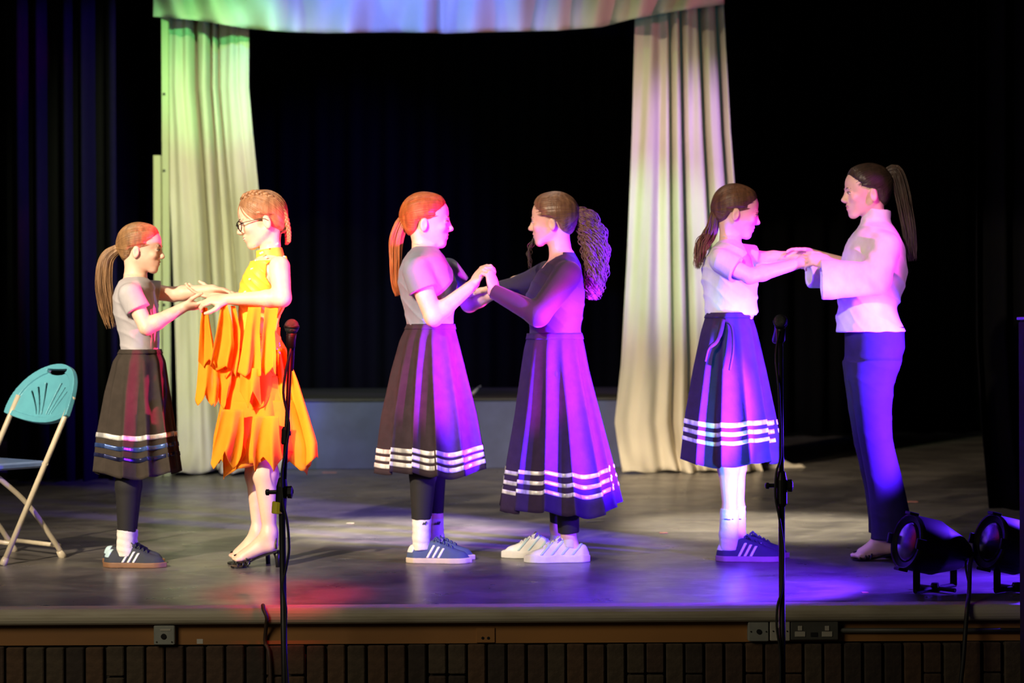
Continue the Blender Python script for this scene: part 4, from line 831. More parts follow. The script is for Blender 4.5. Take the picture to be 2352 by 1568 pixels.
for d, x in ((-0.06, 290), (0.07, 296)):
    tubes('sock', [(W(x, 1216, Y + d), W(x - 1, 1262, Y + d), 0.040, 0.036, 1), (W(x - 1, 1250, Y + d), W(x, 1276, Y + d), 0.037, 0.038, 2)], M['sock'], t, O, wr=0.0007)
    a = FL(253 + (0 if d < 0 else 6), 1297 if d < 0 else 1284); a[1] = Y + d; b = a + np.array((0.252, -0.02, 0)); a[2] = b[2] = 0
    sneaker(t, O, a, b, -1, 0, M['shoe_navy'], M['gum'], M['white_leather'], M['lightblue'])

# ---- 2: girl in the orange dress ---------------------------------------
Y = 7.92
hz = 0.062
S2 = dict(Y=Y, F=-1, base=(600, 1285), label='smiling girl with glasses and braids in an orange ruffled dance dress', hs=1.04, pitch=15, yaw=14, ear=(614, 512), tie=(-0.088, -0.045), hair=M['hair_blond'],
  torso=[(580, 597, 642, 0.044), (590, 592, 650, 0.06), (600, 578, 658, 0.125), (625, 564, 664, 0.155), (655, 554, 664, 0.15), (690, 549, 654, 0.135), (725, 550, 640, 0.118), (755, 548, 636, 0.115), (800, 548, 650, 0.145), (840, 552, 652, 0.14)],
  neck=(622, 592), nr=0.044, inset=0.004, ar=(0.041, 0.036, 0.034, 0.021),
  near=dict(j=[(642, 612, -0.155), (648, 684, -0.20), (516, 687, -0.15)], r=(0.044, 0.038, 0.034, 0.022), f=(-1, 0, -0.02), n=(0, -0.6, 0.8), curl=34, th=-1, hs=0.86),
  far=dict(j=[(606, 612, 0.14), (596, 692, 0.20), (490, 680, 0.15)], f=(-1, -0.0, 0.22), n=(0, 0.3, -0.95), curl=14, th=-1, hs=0.86),
  legs=[dict(j=[(600, 820, -0.05), (606, 1030, -0.06), (619, 1222, -0.06)], r=(0.055, 0.052, 0.028), foot=[W(622, 1252, Y - .06), W(556, 1279, Y - .06)], tdir=(-1, -0.1, -0.05)), dict(j=[(590, 820, 0.05), (586, 1035, 0.06), (593, 1218, 0.06)], r=(0.055, 0.044, 0.025), foot=[W(600, 1244, Y + .06), W(548, 1272, Y + .06)], tdir=(-1, -0.1, -0.05))])
t, O, T, rows, arms = person(S2)
hcap = [c for c in bpy.data.objects if c.name.startswith('hair') and c.parent == t]
# braids
def braid(name, path, r, m, parent, O, n=3, turns=7):
    C_ = spline(path, 70); g = Geo(); tt = np.linspace(0, 1, 70); Tn = np.gradient(C_, axis=0); Tn /= np.linalg.norm(Tn, axis=1)[:, None]; U = np.cross(Tn, (0, 1, 0)); U /= np.linalg.norm(U, axis=1)[:, None]; Vv = np.cross(Tn, U)
    for k in range(n):
        a = 2 * PI * (tt * turns / 2 + k / n); taper = 1 - 0.45 * tt; pts = C_ + U * (np.sin(a) * r * 0.75 * taper)[:, None] + Vv * (np.sin(2 * a) * r * 0.4 * taper)[:, None]; g.tube(pts, r * 0.62 * taper, 8)
    return g.build(name, m, parent, O, smooth=True)
for yy in (0.052, -0.052):
    braid('braid', [T.p(0.050, yy * 0.5, 0.107), T.p(0.0, yy * 0.95, 0.112), T.p(-0.055, yy * 1.12, 0.078), T.p(-0.090, yy * 0.9, 0.025), T.p(-0.096, yy * 0.8, -0.03), T.p(-0.090, yy * 0.75, -0.085), T.p(-0.08, yy * 0.7, -0.118)], 0.0125, M['hair_blond'], t, O, turns=13)
# glasses
g = Geo()
for yy in (0.033, -0.033):
    c = [T.p(0.100 - 0.010 * (abs(yy + 0.026 * math.cos(a)) / 0.06) ** 2, yy + 0.026 * math.cos(a), -0.001 + 0.020 * math.sin(a) + 0.003 * math.cos(2 * a)) for a in np.linspace(0, 2 * PI, 25)]
    g.tube(c, 0.0022, 6)
gl = None
g.tube([T.p(0.102, 0.008, 0.004), T.p(0.105, 0, 0.007), T.p(0.102, -0.008, 0.004)], 0.0018, 6)
gl = g.build('glasses', M['strap'], t, O, True)
for sg in (1, -1):
    g = Geo(); g.tube(spline([T.p(0.091, 0.060 * sg, 0.006), T.p(0.05, 0.070 * sg, 0.004), T.p(0.0, 0.077 * sg, 0.0), T.p(-0.02, 0.078 * sg, -0.015)], 10), 0.0017, 6); g.build('temple_arm', M['strap'], gl, O, True)
sobj('teeth', [ell(T.p(0.0835, 0, -0.0565), np.array([0.0100, 0.0165, 0.0042]) * T.s, T.R, 0.001)], 0.002, M['eye_white'], t, O)
# dress bodice
bw = wrinkle(0.0022, 60, 90, 0.4)
bod = [loft([r for r in rows if r[0] <= W(600, 597, Y)[2] and r[0] >= W(600, 815, Y)[2]], 0.015, -0.003, wr=bw), cone(W(622, 600, Y), W(618, 572, Y), 0.062, 0.056, 0.015, cut=True)]
def bcut(P):
    # open shoulders and open back: the cloth keeps to the front and the waist
    x = P[:, 0]; z = P[:, 2]; zs = [W(600, y, Y)[2] for y in (760, 715, 680, 640, 610, 596, 585, 560)]; xs = [W(x_, 600, Y)[0] for x_ in (660, 655, 645, 622, 622, 640, 670, 670)]
    return np.where(z < W(0, 560, Y)[2], (x - np.interp(z, zs, xs)) * 0.8, -1)
dress = sobj('dress', bod, 0.0042, M['bodice'], t, O, lambda P, d: np.maximum(d, bcut(P)))
g = Geo(); g.tube(spline([W(655, 590, Y - .05), W(661, 620, Y - .09), W(664, 655, Y - .08), W(655, 695, Y - .07), W(638, 730, Y - .09), W(632, 760, Y - 0.10)], 20), 0.007, 6, flat=None); g.build('back_strap', M['bodice'], dress, O, True)
g = Geo(); rr = np.random.RandomState(4)
for (px, py) in ((612, 566), (634, 563), (600, 582), (590, 598), (596, 600), (578, 614), (598, 615), (584, 626), (600, 632), (574, 640), (590, 648), (562, 672), (604, 690), (652, 592), (650, 600), (621, 768), (624, 777), (640, 790), (636, 800), (643, 808), (630, 600), (611, 588)):
    for k in range(2):
        x_, y_ = px + rr.uniform(-4, 4), py + rr.uniform(-4, 4); hw = np.interp(y_, [560, 598, 640, 700, 760, 800], [0.06, 0.12, 0.155, 0.13, 0.12, 0.14]); c = W(x_, y_, Y - hw * 0.93 - (0.02 if y_ > 700 else 0.0)); g.lathe([(0.001, -0.004), (0.005, 0), (0.001, 0.004)], c, (0, -1, 0), 6)
o = g.build('crystal', M['crystal'], dress, O); o['kind'] = 'stuff'
# ruffled skirt
def tier(name, lv, t0, t1, seed, jag, nj, amp=0.12, nple=12, off=0.0, ryk=0.8, a0=0, a1=2 * PI):
    lv = np.array(lv, float); y0, y1 = lv[0, 0], lv[-1, 0]; ph = np.random.RandomState(seed).uniform(0, 6.28, 8)
    def S(u, v):
        th = a0 + (a1 - a0) * u; tt = t0 + (t1 - t0) * v; q0 = abs(((nj * th / (2 * PI) + ph[0]) % 1) * 2 - 1); tt += jag * (0.55 + 0.45 * math.sin(2 * th + ph[6])) * v * v * (q0 ** 1.3 - 0.4) + 0.45 * jag * v * v * math.sin(3 * th + ph[5])
        py = y0 + (y1 - y0) * tt; l = np.interp(py, lv[:, 0], lv[:, 1]); r = np.interp(py, lv[:, 0], lv[:, 2]); c = W((l + r) / 2, py, Y); rx = (r - l) / 2 / FPX * Y
        A = amp * (0.10 + 0.9 * v); fo = 0.6 * math.sin(nple * th + ph[2] + 1.4 * math.sin(2 * th + ph[3])) + 0.4 * math.sin(2.3 * nple * th + ph[4] + 2 * v)
        rr_ = 1 - 0.7 * A + A * fo; return (c[0] + (rx * rr_ + off) * math.cos(th), c[1] + (rx * ryk * rr_ + off) * math.sin(th), c[2])
    g = Geo(); g.grid(S, 300, 26, closed=(a1 - a0 > 6.2)); return g.build(name, M['chiffon'], dress, O, smooth=True, solid=0.0016)
LV = [(745, 546, 640), (775, 542, 640), (800, 536, 655), (850, 525, 668), (900, 512, 680), (950, 500, 698), (1000, 490, 716), (1030, 488, 724), (1060, 490, 726), (1090, 492, 720)]
tier('skirt_underlayer', LV, 0.0, 0.86, 1, 0.10, 5, 0.08, 4, -0.008)
tier('skirt_ruffle', LV, 0.50, 0.92, 2, 0.12, 7, 0.13, 6, -0.002)
tier('skirt_ruffle', LV, 0.34, 0.72, 3, 0.16, 5, 0.12, 5, 0.002)
tier('skirt_ruffle', LV, 0.14, 0.52, 4, 0.18, 5, 0.12, 4, 0.005)
tier('skirt_ruffle', LV, 0.02, 0.32, 5, 0.12, 5, 0.12, 4, 0.006)
def panel(rows_, d0, amp, n, seed, jag=14, name='chiffon_panel'):
    R_ = np.array(rows_, float); ph = np.random.RandomState(seed).uniform(0, 6.28, 6)
    def f(u, v):
        i = v * (len(R_) - 1); k = lambda c: np.interp(i, np.arange(len(R_)), R_[:, c]); py = k(0) + jag * v ** 3 * (abs(((u * 1.5 + ph[0]) % 1) * 2 - 1) - 0.5) * 2; px = k(1) + (k(2) - k(1)) * u
        A = amp * (0.15 + 0.85 * v); return tuple(W(px + 2.5 * math.sin(n * 6.28 * u + ph[2]) * v, py, Y + d0 + 0.8 * A * math.sin(2 * PI * 0.7 * n * u + ph[1] + 1.5 * v) + 0.2 * A * math.sin(11 * u + ph[3])))
    g = Geo(); g.grid(f, 44, 26); return g.build(name, M['chiffon'], dress, O, smooth=True, solid=0.0014)
panel([(706, 465, 476), (740, 460, 482), (790, 457, 492), (835, 455, 500)], -0.13, 0.03, 1.6, 1, 10)
panel([(800, 458, 488), (850, 455, 492), (890, 452, 494), (918, 449, 492)], -0.10, 0.025, 1.8, 2, 14)
panel([(700, 508, 522), (740, 500, 534), (790, 490, 540), (846, 480, 532)], -0.16, 0.03, 1.5, 3, 6)
panel([(830, 488, 534), (880, 492, 532), (925, 492, 524)], -0.12, 0.03, 1.8, 4, 14)
panel([(702, 530, 540), (760, 535, 552), (820, 520, 548), (860, 508, 540)], -0.13, 0.02, 1.2, 5, 10)
panel([(705, 570, 600), (760, 562, 596), (810, 556, 598), (858, 548, 598)], -0.20, 0.022, 1.3, 6, 7)
panel([(705, 608, 640), (760, 604, 632), (810, 600, 636), (852, 598, 636)], -0.19, 0.022, 1.3, 7, 10)
panel([(845, 552, 596), (880, 552, 596), (918, 552, 598)], -0.19, 0.025, 1.4, 8, 20)
panel([(800, 636, 654), (870, 640, 682), (950, 648, 706), (1020, 652, 726), (1062, 655, 728)], -0.08, 0.05, 1.8, 9, 14)
panel([(940, 508, 560), (990, 500, 560), (1030, 490, 556), (1056, 486, 552)], -0.20, 0.035, 1.8, 10, 22)
panel([(955, 585, 640), (1000, 580, 642), (1040, 578, 646), (1066, 582, 650)], -0.21, 0.03, 1.8, 12, 18)
# sandals with heels
def sandal(t, O, foot, d, ank, dirx, heelh=0.065, sx=1.0):
    ball = np.array(foot[1], float); heel = np.array(foot[0], float); g = Geo()
    tip = ball + np.array((dirx * 0.045, -0.005, 0)); pts = spline([heel + np.array((-dirx * 0.03, 0, -0.020)), (heel + ball) / 2 + np.array((0, 0, -0.026)), np.array((ball[0], ball[1], 0.008)), np.array((tip[0], tip[1], 0.010))], 16)
    Wd = np.interp(np.linspace(0, 1, 16), [0, 0.3, 0.6, 0.85, 1], [0.024, 0.024, 0.036, 0.040, 0.018])
    V = []; 
    for p, w_ in zip(pts, Wd):
        for sgn in (-1, 1):
            for dz in (0, -0.007): V.append(p + np.array((0, sgn * w_, dz)))
    F_ = []
    for i in range(15):
        a = i * 4; b = a + 4; F_ += [(a, b, b + 2, a + 2), (a + 1, a + 3, b + 3, b + 1), (a, a + 1, b + 1, b), (a + 2, b + 2, b + 3, a + 3)]
    F_ += [(0, 2, 3, 1), (60, 61, 63, 62)]; g.add(V, F_); sh = g.build('sandal', M['strap'], t, O, False)
    hp = heel + np.array((-dirx * 0.026, 0, -0.022)); g = Geo(); g.tube([np.array((hp[0] - dirx * 0.004, hp[1], 0.0)), np.array((hp[0] - dirx * 0.002, hp[1], hp[2] * 0.5)), hp], [0.010, 0.010, 0.020], 10); g.build('heel', M['strap'], sh, O, True)
    a = np.array(ank, float)
    def strap(pts): g = Geo(); g.tube(pts, 0.0035, 6); g.build('strap', M['strap'], sh, O, True)
    strap([a + np.array((0.034 * math.cos(q), 0.031 * math.sin(q), 0.006 * math.cos(q))) for q in np.linspace(0, 2 * PI, 20)])
    strap(spline([hp + np.array((0, -0.024, 0.01)), hp + np.array((0, -0.03, 0.03)), a + np.array((-dirx * 0.030, -0.012, 0))], 8))
    for k in range(3):
        c = ball + np.array((dirx * (-0.028 + 0.019 * k), 0, 0)); hh = 0.042 - 0.008 * k
        strap([c + np.array((0.008 * math.sin(q * 2) * (k - 1), 0.040 * math.cos(q), -ball[2] + 0.008 + (hh - 0.002) * math.sin(q))) for q in np.linspace(0, PI, 14)])
    strap(spline([ball + np.array((-dirx * 0.03, -0.036, -0.01)), ball + np.array((dirx * 0.0, -0.015, 0.017)), ball + np.array((dirx * 0.035, 0.012, 0.006))], 8))
for L, d in ((S2['legs'][0], -.06), (S2['legs'][1], .06)):
    sandal(t, O, L['foot'], d, PP(L['j'][2], Y) - np.array((0, 0, 0.012)), -1)

# ---- 3: red-haired girl --------------------------------------------------
Y = 8.05
S3 = dict(Y=Y, F=1, base=(1000, 1278), label='girl with auburn ponytail in blue-grey shirt and black skirt with triple ribbon', hs=1.04, pitch=4, yaw=0, ear=(973, 518), tie=(-0.100, 0.012), hair=M['hair_red'],
  torso=[(566, 948, 1004, 0.055), (578, 938, 1014, 0.115), (592, 928, 1024, 0.165), (620, 917, 1040, 0.170), (650, 913, 1050, 0.160), (690, 921, 1049, 0.145), (720, 930, 1043, 0.132), (748, 935, 1042, 0.130), (800, 928, 1052, 0.155), (850, 935, 1045, 0.14)],
  neck=(975, 580), nr=0.050, ar=(0.044, 0.037, 0.035, 0.022),
  near=dict(j=[(956, 622, -0.165), (996, 728, -0.19), (1090, 650, -0.11)], r=(0.047, 0.040, 0.036, 0.023), f=(0.55, 0.12, 0.85), n=(-0.7, -0.45, 0.55), curl=58, th=-1, hs=0.98, tc=30),
  far=dict(j=[(1028, 622, 0.15), (1078, 698, 0.20), (1168, 655, 0.22)], f=(0.9, 0.0, 0.45), n=(-0.2, 0.8, 0.6), curl=30, th=-1),
  legs=[dict(j=[(985, 840, -0.07), (972, 1050, -0.07), (968, 1190, -0.06)], r=(0.08, 0.055, 0.038), foot=[W(962, 1262, Y - .06), W(1040, 1266, Y - .06)]), dict(j=[(995, 840, 0.07), (1000, 1050, 0.07), (1001, 1185, 0.05)], r=(0.08, 0.045, 0.032), foot=[W(990, 1255, Y + .06), W(1045, 1258, Y + .06)])])
t, O, T, rows, arms = person(S3)
shirt(t, O, S3, rows[:-2], arms, M['tee_blue'], frac=0.42, extra=0.014, amp=0.0026, ph=2.0)
strands('ponytail', [T.p(-0.098, 0, 0.014), W(922, 515, Y), W(910, 550, Y), W(908, 600, Y), W(908, 650, Y), W(914, 680, Y)], [0.016, 0.028, 0.030, 0.026, 0.017, 0.008], 210, 0.0022, M['hair_red'], t, O, seed=2)
tie_band(T, S3['tie'], M['hair_dark'], t, O)
skirt(t, O, [(744, 936, 1043), (756, 930, 1046), (780, 918, 1052), (850, 898, 1070), (950, 876, 1095), (1080, 860, 1117)], Y, M['skirt'], [(1024, 1034, M['satin_white']), (1040, 1050, M['satin_white']), (1056, 1066, M['satin_white'])], 23, nple=12, ryk=0.95, amp=0.20, hem=0.012)
tubes('leggings', [(W(985, 860, Y - .07), W(972, 1050, Y - .07), 0.07, 0.058, 0), (W(972, 1050, Y - .07), W(971, 1090, Y - .07), 0.058, 0.058, 0), (W(971, 1090, Y - .07), W(968, 1192, Y - .06), 0.058, 0.043, 2), (W(995, 860, Y + .07), W(1000, 1050, Y + .07), 0.07, 0.050, 0), (W(1000, 1050, Y + .07), W(1001, 1180, Y + .05), 0.050, 0.034, 2)], M['leggings'], t, O)
for d, x, y in ((-0.06, 969, 1183), (0.05, 1001, 1172)):
    so = tubes('sock', [(W(x, y, Y + d), W(x - 1, 1240, Y + d), 0.043 if d < 0 else 0.033, 0.038, 1), (W(x - 1, 1235, Y + d), W(x, 1262, Y + d), 0.038, 0.040, 2)], M['sock'], t, O, wr=0.0005)
    g = Geo(); c = W(x + 2, 1205, Y + d - 0.043)
    for k in range(3): g.box((-0.003, -0.002, 0), (0.003, 0.002, 0.006 + 0.005 * k), R=np.array(Matrix.Rotation(0.5, 3, 'Y')), c=c + np.array((0.008 * (k - 1), 0.003 + 0.002 * abs(k - 1), 0)))
    g.build('sock_logo', M['shoe_navy'], so, O)
    a = FL(946 + (0 if d < 0 else 10), 1277 if d < 0 else 1268); a[1] = Y + d; b = a + np.array((0.262, -0.02, 0)); a[2] = b[2] = 0
    sneaker(t, O, a, b, -1, 0, M['shoe_blue'], M['pale_sole'], M['white_leather'], M['white_leather'])

# ---- 4: curly-haired girl ---------------------------------------------------
S4 = dict(Y=Y, F=-1, base=(1275, 1280), label='girl with curly ponytail in black long-sleeved top and long black skirt', hs=0.99, pitch=4, yaw=-12, ear=(1268, 517), tie=(-0.092, 0.030), hair=M['hair_curly'], hoff=0.016,
  torso=[(580, 1272, 1318, 0.055), (592, 1262, 1326, 0.11), (608, 1245, 1334, 0.160), (640, 1226, 1340, 0.165), (680, 1206, 1344, 0.150), (720, 1212, 1338, 0.135), (760, 1217, 1333, 0.130), (780, 1216, 1336, 0.135), (820, 1210, 1345, 0.155), (860, 1215, 1340, 0.14)],
  neck=(1288, 585), nr=0.050, inset=0.007, ar=(0.044, 0.038, 0.035, 0.022),
  near=dict(j=[(1304, 632, -0.165), (1236, 722, -0.20), (1132, 668, -0.14)], r=(0.050, 0.042, 0.036, 0.023), f=(-0.22, 0.05, 1.0), n=(0.8, -0.55, 0.15), curl=60, th=1, hs=0.98, tc=30),
  far=dict(j=[(1256, 628, 0.15), (1200, 655, 0.20), (1120, 668, 0.20)], f=(-1, 0.0, -0.1), n=(0, 0.3, 0.9), curl=25, th=-1),
  legs=[dict(j=[(1275, 840, -0.07), (1300, 1080, -0.07), (1305, 1225, -0.06)], r=(0.08, 0.055, 0.037), foot=[W(1322, 1262, Y - .06), W(1250, 1266, Y - .06)]), dict(j=[(1265, 840, 0.07), (1278, 1080, 0.07), (1280, 1210, 0.10)], r=(0.08, 0.04, 0.030), foot=[W(1280, 1245, Y + .12), W(1230, 1250, Y + .12)])])
t, O, T, rows, arms = person(S4)
def scoop(P):
    # scoop neckline, lower at the front
    x0 = W(1290, 600, Y)[0]; zz = W(1290, 592, Y)[2]; z1 = W(1246, 616, Y)[2]; xa = W(1246, 616, Y)[0]
    return np.where(P[:, 0] < x0, (P[:, 2] - (z1 + (P[:, 0] - xa) / (x0 - xa) * (zz - z1))) * 0.8 - np.maximum(np.abs(P[:, 1] - Y) - 0.07, 0) * 1.2, -1)
tp = shirt(t, O, S4, rows[:-2], arms, M['black_top'], long_=True, amp=0.0022, ph=3.0, name='long_sleeved_top', cut=scoop)
strands('ponytail', [T.p(-0.090, 0, 0.035), W(1345, 505, Y), W(1364, 550, Y), W(1370, 610, Y), W(1364, 660, Y), W(1362, 690, Y)], [0.022, 0.050, 0.058, 0.048, 0.036, 0.018], 290, 0.0021, M['hair_curly'], t, O, seed=3, curl=0.010, cf=46, wob=0.010, nseg=60)
strands('front_strand', [T.p(0.045, -0.04, -0.02), W(1221, 560, Y + .04), W(1216, 590, Y + .05), W(1222, 630, Y + .05)], [0.006, 0.010, 0.012, 0.008], 14, 0.0020, M['hair_dark'], t, O, seed=5, curl=0.004, cf=30, nseg=40)
tie_band(T, S4['tie'], M['hair_dark'], t, O, 0.022)
skirt(t, O, [(765, 1212, 1335), (775, 1210, 1338), (800, 1203, 1343), (850, 1195, 1352), (950, 1180, 1376), (1050, 1162, 1400), (1166, 1144, 1426)], Y, M['skirt_violet'], [(1074, 1083, M['satin_white']), (1096, 1105, M['satin_white']), (1117, 1126, M['satin_white'])], 31, nple=12, ryk=0.9, amp=0.20, hem=0.014)
tubes('leggings', [(W(1275, 860, Y - .07), W(1300, 1080, Y - .07), 0.07, 0.058, 0), (W(1300, 1080, Y - .07), W(1306, 1223, Y - .06), 0.058, 0.046, 2), (W(1265, 860, Y + .07), W(1278, 1080, Y + .07), 0.07, 0.046, 0), (W(1278, 1080, Y + .07), W(1281, 1210, Y + .10), 0.046, 0.032, 2)], M['leggings'], t, O)
for d, x in ((-0.06, 1308), (0.11, 1280)):
    tubes('sock', [(W(x, 1224 if d < 0 else 1208, Y + d), W(x, 1256 if d < 0 else 1242, Y + d), 0.030, 0.032, 1)], M['sock'], t, O)
    a = FL(1345 - (0 if d < 0 else 55), 1279 if d < 0 else 1264); a[1] = Y + d; b = a + np.array((-0.262, -0.01, 0)); a[2] = b[2] = 0
    sneaker(t, O, a, b, 1, 0, M['white_leather'], M['white_leather'], None, None, M['white_leather'], M['lightblue'], chunky=True)

# ---- 5: girl in the pale shirt --------------------------------------------
S5 = dict(Y=Y, F=1, base=(1700, 1282), label='dark-haired girl in pale short-sleeved shirt and black skirt, low wavy ponytail', hs=0.99, pitch=13, yaw=0, ear=(1689, 495), tie=(-0.098, -0.002), hair=M['hair_brown'],
  torso=[(548, 1655, 1694, 0.050), (560, 1642, 1706, 0.11), (575, 1630, 1716, 0.155), (600, 1616, 1728, 0.160), (640, 1610, 1738, 0.150), (690, 1618, 1738, 0.132), (712, 1620, 1742, 0.128), (724, 1622, 1738, 0.122), (780, 1615, 1735, 0.14), (830, 1620, 1730, 0.13)],
  neck=(1678, 560), nr=0.046, ar=(0.038, 0.034, 0.034, 0.022),
  near=dict(j=[(1655, 598, -0.155), (1722, 634, -0.19), (1838, 604, -0.13)], f=(1, 0.08, 0.30), n=(0.0, -0.75, 0.65), curl=38, th=-1, hs=0.92),
  far=dict(j=[(1700, 585, 0.14), (1758, 596, 0.18), (1832, 588, 0.13)], f=(1, 0, 0.1), n=(0, 0.7, 0.7), curl=45, th=-1),
  legs=[dict(j=[(1680, 830, -0.06), (1672, 1030, -0.06), (1676, 1170, -0.06)], r=(0.08, 0.053, 0.037), foot=[W(1668, 1262, Y - .06), W(1740, 1268, Y - .06)]), dict(j=[(1688, 830, 0.06), (1690, 1030, 0.06), (1693, 1165, 0.06)], r=(0.08, 0.048, 0.033), foot=[W(1690, 1256, Y + .06), W(1750, 1260, Y + .06)])])
t, O, T, rows, arms = person(S5)
shirt(t, O, S5, rows[:-2], arms, M['tee_pale'], frac=0.52, extra=0.013, amp=0.0035, ph=4.0)
strands('ponytail', [T.p(-0.094, 0, 0.0), W(1632, 535, Y - .02), W(1614, 560, Y - .04), W(1606, 590, Y - .04), W(1600, 618, Y - .04)], [0.016, 0.030, 0.030, 0.024, 0.012], 190, 0.0021, M['hair_brown'], t, O, seed=6, curl=0.004, cf=16, nseg=34)
tie_band(T, S5['tie'], M['hair_dark'], t, O)
sk5 = skirt(t, O, [(718, 1624, 1722), (728, 1620, 1726), (760, 1610, 1736), (850, 1590, 1756), (950, 1573, 1776), (1058, 1562, 1794)], Y, M['skirt_violet'], [(962, 973, M['satin_white']), (982, 992, M['satin_white']), (1002, 1011, M['satin_white'])], 47, nple=12, ryk=0.95, amp=0.20, hem=0.010)
g = Geo(); g.tube(spline([W(1660, 735, Y - .14), W(1655, 760, Y - .16), W(1645, 785, Y - .17), W(1628, 800, Y - .17), W(1620, 830, Y - .18)], 16), [0.012] * 6 + [0.009] * 5 + [0.005] * 5, 8); g.tube(spline([W(1662, 735, Y - .14), W(1680, 750, Y - .155), W(1684, 800, Y - .175), W(1676, 850, Y - .19)], 16), 0.006, 8); g.build('waist_tie', M['skirt'], sk5, O, True)
for d, x, y in ((-0.06, 1676, 1168), (0.06, 1694, 1160)):
    so = tubes('sock', [(W(x, y, Y + d), W(x - 3, 1232, Y + d), 0.041 if d < 0 else 0.035, 0.040, 1), (W(x - 3, 1228, Y + d), W(x - 1, 1262, Y + d), 0.040, 0.042, 2)], M['sock'], t, O, wr=0.0005)
    g = Geo()
    for k in range(3): g.box((-0.007, -0.002, -0.002), (0.007, 0.002, 0.002), c=W(x - 2 + 7 * (k - 1), 1192 + (k % 2), Y + d - 0.040 - 0.001 + 0.003 * abs(k - 1)))
    g.build('sock_logo', M['shoe_navy'], so, O)
    a = FL(1644 + (0 if d < 0 else 12), 1281 if d < 0 else 1272); a[1] = Y + d; b = a + np.array((0.272, -0.02, 0)); a[2] = b[2] = 0
    sneaker(t, O, a, b, -1, 0, M['shoe_dark'], M['mauve_sole'], M['white_leather'], M['white_leather'])

# ---- 6: tall dancer in the white blouse ----------------------------------
S6 = dict(Y=Y, F=-1, base=(2020, 1276), label='tall dancer with dark ponytail in white wide-sleeved blouse and dark trousers', hs=1.02, pitch=5, yaw=4, ear=(2007, 450), tie=(-0.085, 0.055), hair=M['hair_dark'],
  torso=[(508, 1984, 2042, 0.055), (520, 1974, 2052, 0.11), (538, 1960, 2062, 0.155), (565, 1944, 2072, 0.165), (600, 1930, 2078, 0.165), (640, 1928, 2080, 0.155), (680, 1930, 2070, 0.140), (705, 1928, 2060, 0.135), (735, 1926, 2066, 0.150), (762, 1922, 2078, 0.165), (830, 1940, 2068, 0.16), (880, 1950, 2046, 0.14)],
  neck=(2010, 515), nr=0.047, ar=(0.044, 0.038, 0.034, 0.022), inset=0.014, hip=5,
  near=dict(j=[(2035, 566, -0.165), (2022, 645, -0.20), (1902, 602, -0.16)], f=(-1, 0.1, 0.22), n=(0, -0.8, 0.6), curl=42, th=1, hs=0.98),
  far=dict(j=[(1985, 565, 0.14), (1975, 620, 0.19), (1862, 582, 0.14)], f=(-1, 0, 0.12), n=(0, 0.6, 0.8), curl=22, th=-1),
  legs=[dict(j=[(2010, 800, -0.07), (2004, 1010, -0.07), (2030, 1225, -0.06)], r=(0.058, 0.038, 0.028), foot=[W(2042, 1256, Y - .06), W(1980, 1272, Y - .06)], tdir=(-1, -0.1, -0.03)), dict(j=[(2005, 800, 0.07), (2010, 1010, 0.06), (2045, 1220, 0.07)], r=(0.058, 0.036, 0.028), foot=[W(2056, 1252, Y + .07), W(2000, 1266, Y + .07)], tdir=(-1, -0.1, -0.03))])
t, O, T, rows, arms = person(S6)
P = [loft(rows[:-2] if rows[0][0] > rows[-1][0] else rows, 0.02, -0.002, wr=wrinkle(0.005, 34, 40, 1.3))]
P += [cone(W(2010, 520, Y), W(2014, 482, Y), 0.062, 0.060, 0.012, cut=True)]
for i, (q, r) in enumerate(arms):
    cuff = PP((1886, 642, -0.17), Y) if i == 0 else PP((1858, 632, 0.12), Y); a0 = q[0]; e = PP((2010, 640, -0.195), Y) if i == 0 else PP((1960, 630, 0.18), Y); rc = 0.088 if i == 0 else 0.055
    P += [cone(a0, e, 0.062, 0.068, 0.03), cone(e, cuff, 0.068, rc, 0.02, cut=True, flat=((0, 1, 0), 0.8))]
blouse_prims = P
def hollow(i):
    q = arms[i][0]; cuff = PP((1886, 642, -0.17), Y) if i == 0 else PP((1858, 632, 0.12), Y); e = PP((2010, 640, -0.195), Y) if i == 0 else PP((1960, 630, 0.18), Y); rc = 0.088 if i == 0 else 0.055; dd = unit(cuff - e)
    return cone(cuff - dd * 0.07, cuff + dd * 0.02, 0.03, rc - 0.012, 0.0, op=-1, flat=((0, 1, 0), 0.8))
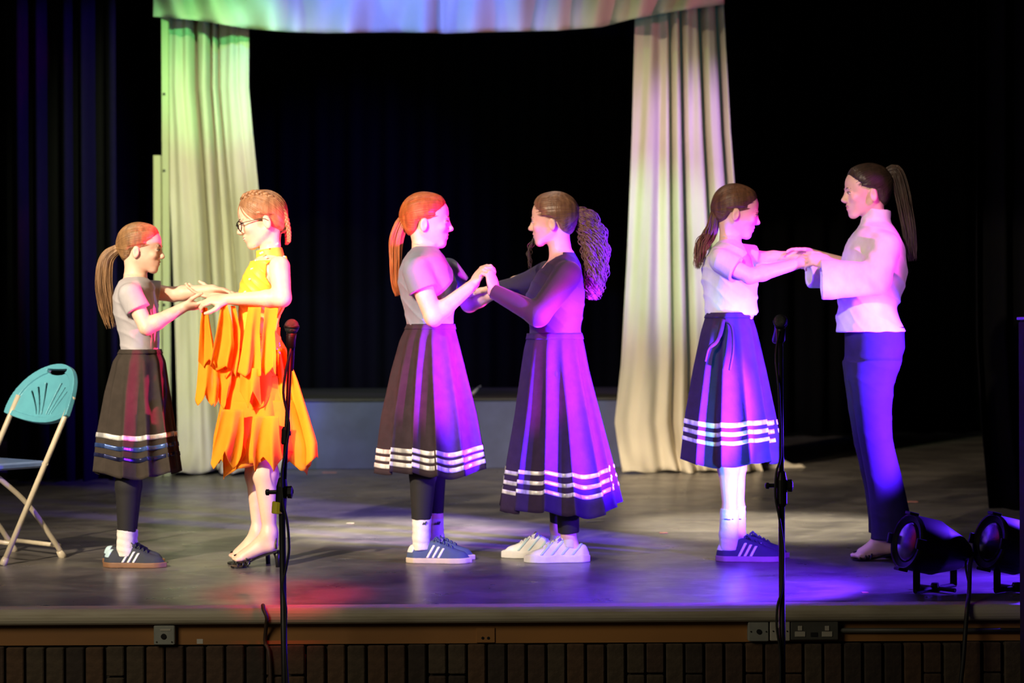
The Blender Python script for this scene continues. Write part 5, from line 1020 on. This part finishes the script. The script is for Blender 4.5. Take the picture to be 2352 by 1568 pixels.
sobj('blouse', P + [hollow(0), hollow(1)], 0.0045, M['blouse'], t, O, lambda Pw, d: d + 0.002 * np.sin(Pw[:, 0] * 70 + Pw[:, 2] * 50) * np.sin(Pw[:, 2] * 22 + Pw[:, 0] * 13))
# flared hem of the blouse
strands('ponytail', [T.p(-0.080, 0, 0.058), W(2054, 395, Y), W(2070, 440, Y), W(2082, 500, Y), W(2092, 560, Y), W(2096, 600, Y)], [0.018, 0.036, 0.034, 0.030, 0.024, 0.012], 220, 0.0022, M['hair_dark'], t, O, seed=8, wob=0.008)
tie_band(T, S6['tie'], M['hair_dark'], t, O)
def px_loft(rws, d, k=0.02): return loft([(W((l + r) / 2, y, Y)[2], W((l + r) / 2, y, Y)[0], Y + d + dy, (r - l) / 2 / FPX * Y, hw) for y, l, r, hw, dy in rws], k, wr=wrinkle(0.0015, 10, 30))
tr = [px_loft([(750, 1942, 2074, 0.150, 0.07), (800, 1941, 2076, 0.16, 0.07), (835, 1941, 2064, 0.155, 0.07), (870, 1944, 2048, 0.12, 0.05)], -0.07, 0.05),
      px_loft([(830, 1942, 2060, 0.09, 0), (870, 1945, 2046, 0.085, 0), (950, 1957, 2040, 0.075, 0), (1010, 1967, 2042, 0.066, 0), (1060, 1977, 2054, 0.064, 0), (1130, 1989, 2072, 0.070, 0), (1200, 1994, 2086, 0.078, 0), (1234, 1993, 2090, 0.082, 0)], -0.07, 0.03),
      px_loft([(830, 1944, 2058, 0.09, 0), (870, 1947, 2044, 0.085, 0), (950, 1959, 2038, 0.075, 0), (1010, 1969, 2042, 0.066, 0), (1060, 1981, 2054, 0.064, 0), (1130, 1996, 2074, 0.070, 0), (1200, 2004, 2090, 0.078, 0), (1228, 2004, 2092, 0.082, 0)], 0.09, 0.03)]
sobj('trousers', tr, 0.0048, M['trousers'], t, O)
for L, d in ((S6['legs'][0], -.06), (S6['legs'][1], .07)):
    sandal(t, O, L['foot'], d, PP(L['j'][2], Y) - np.array((0, 0, 0.03)), -1)
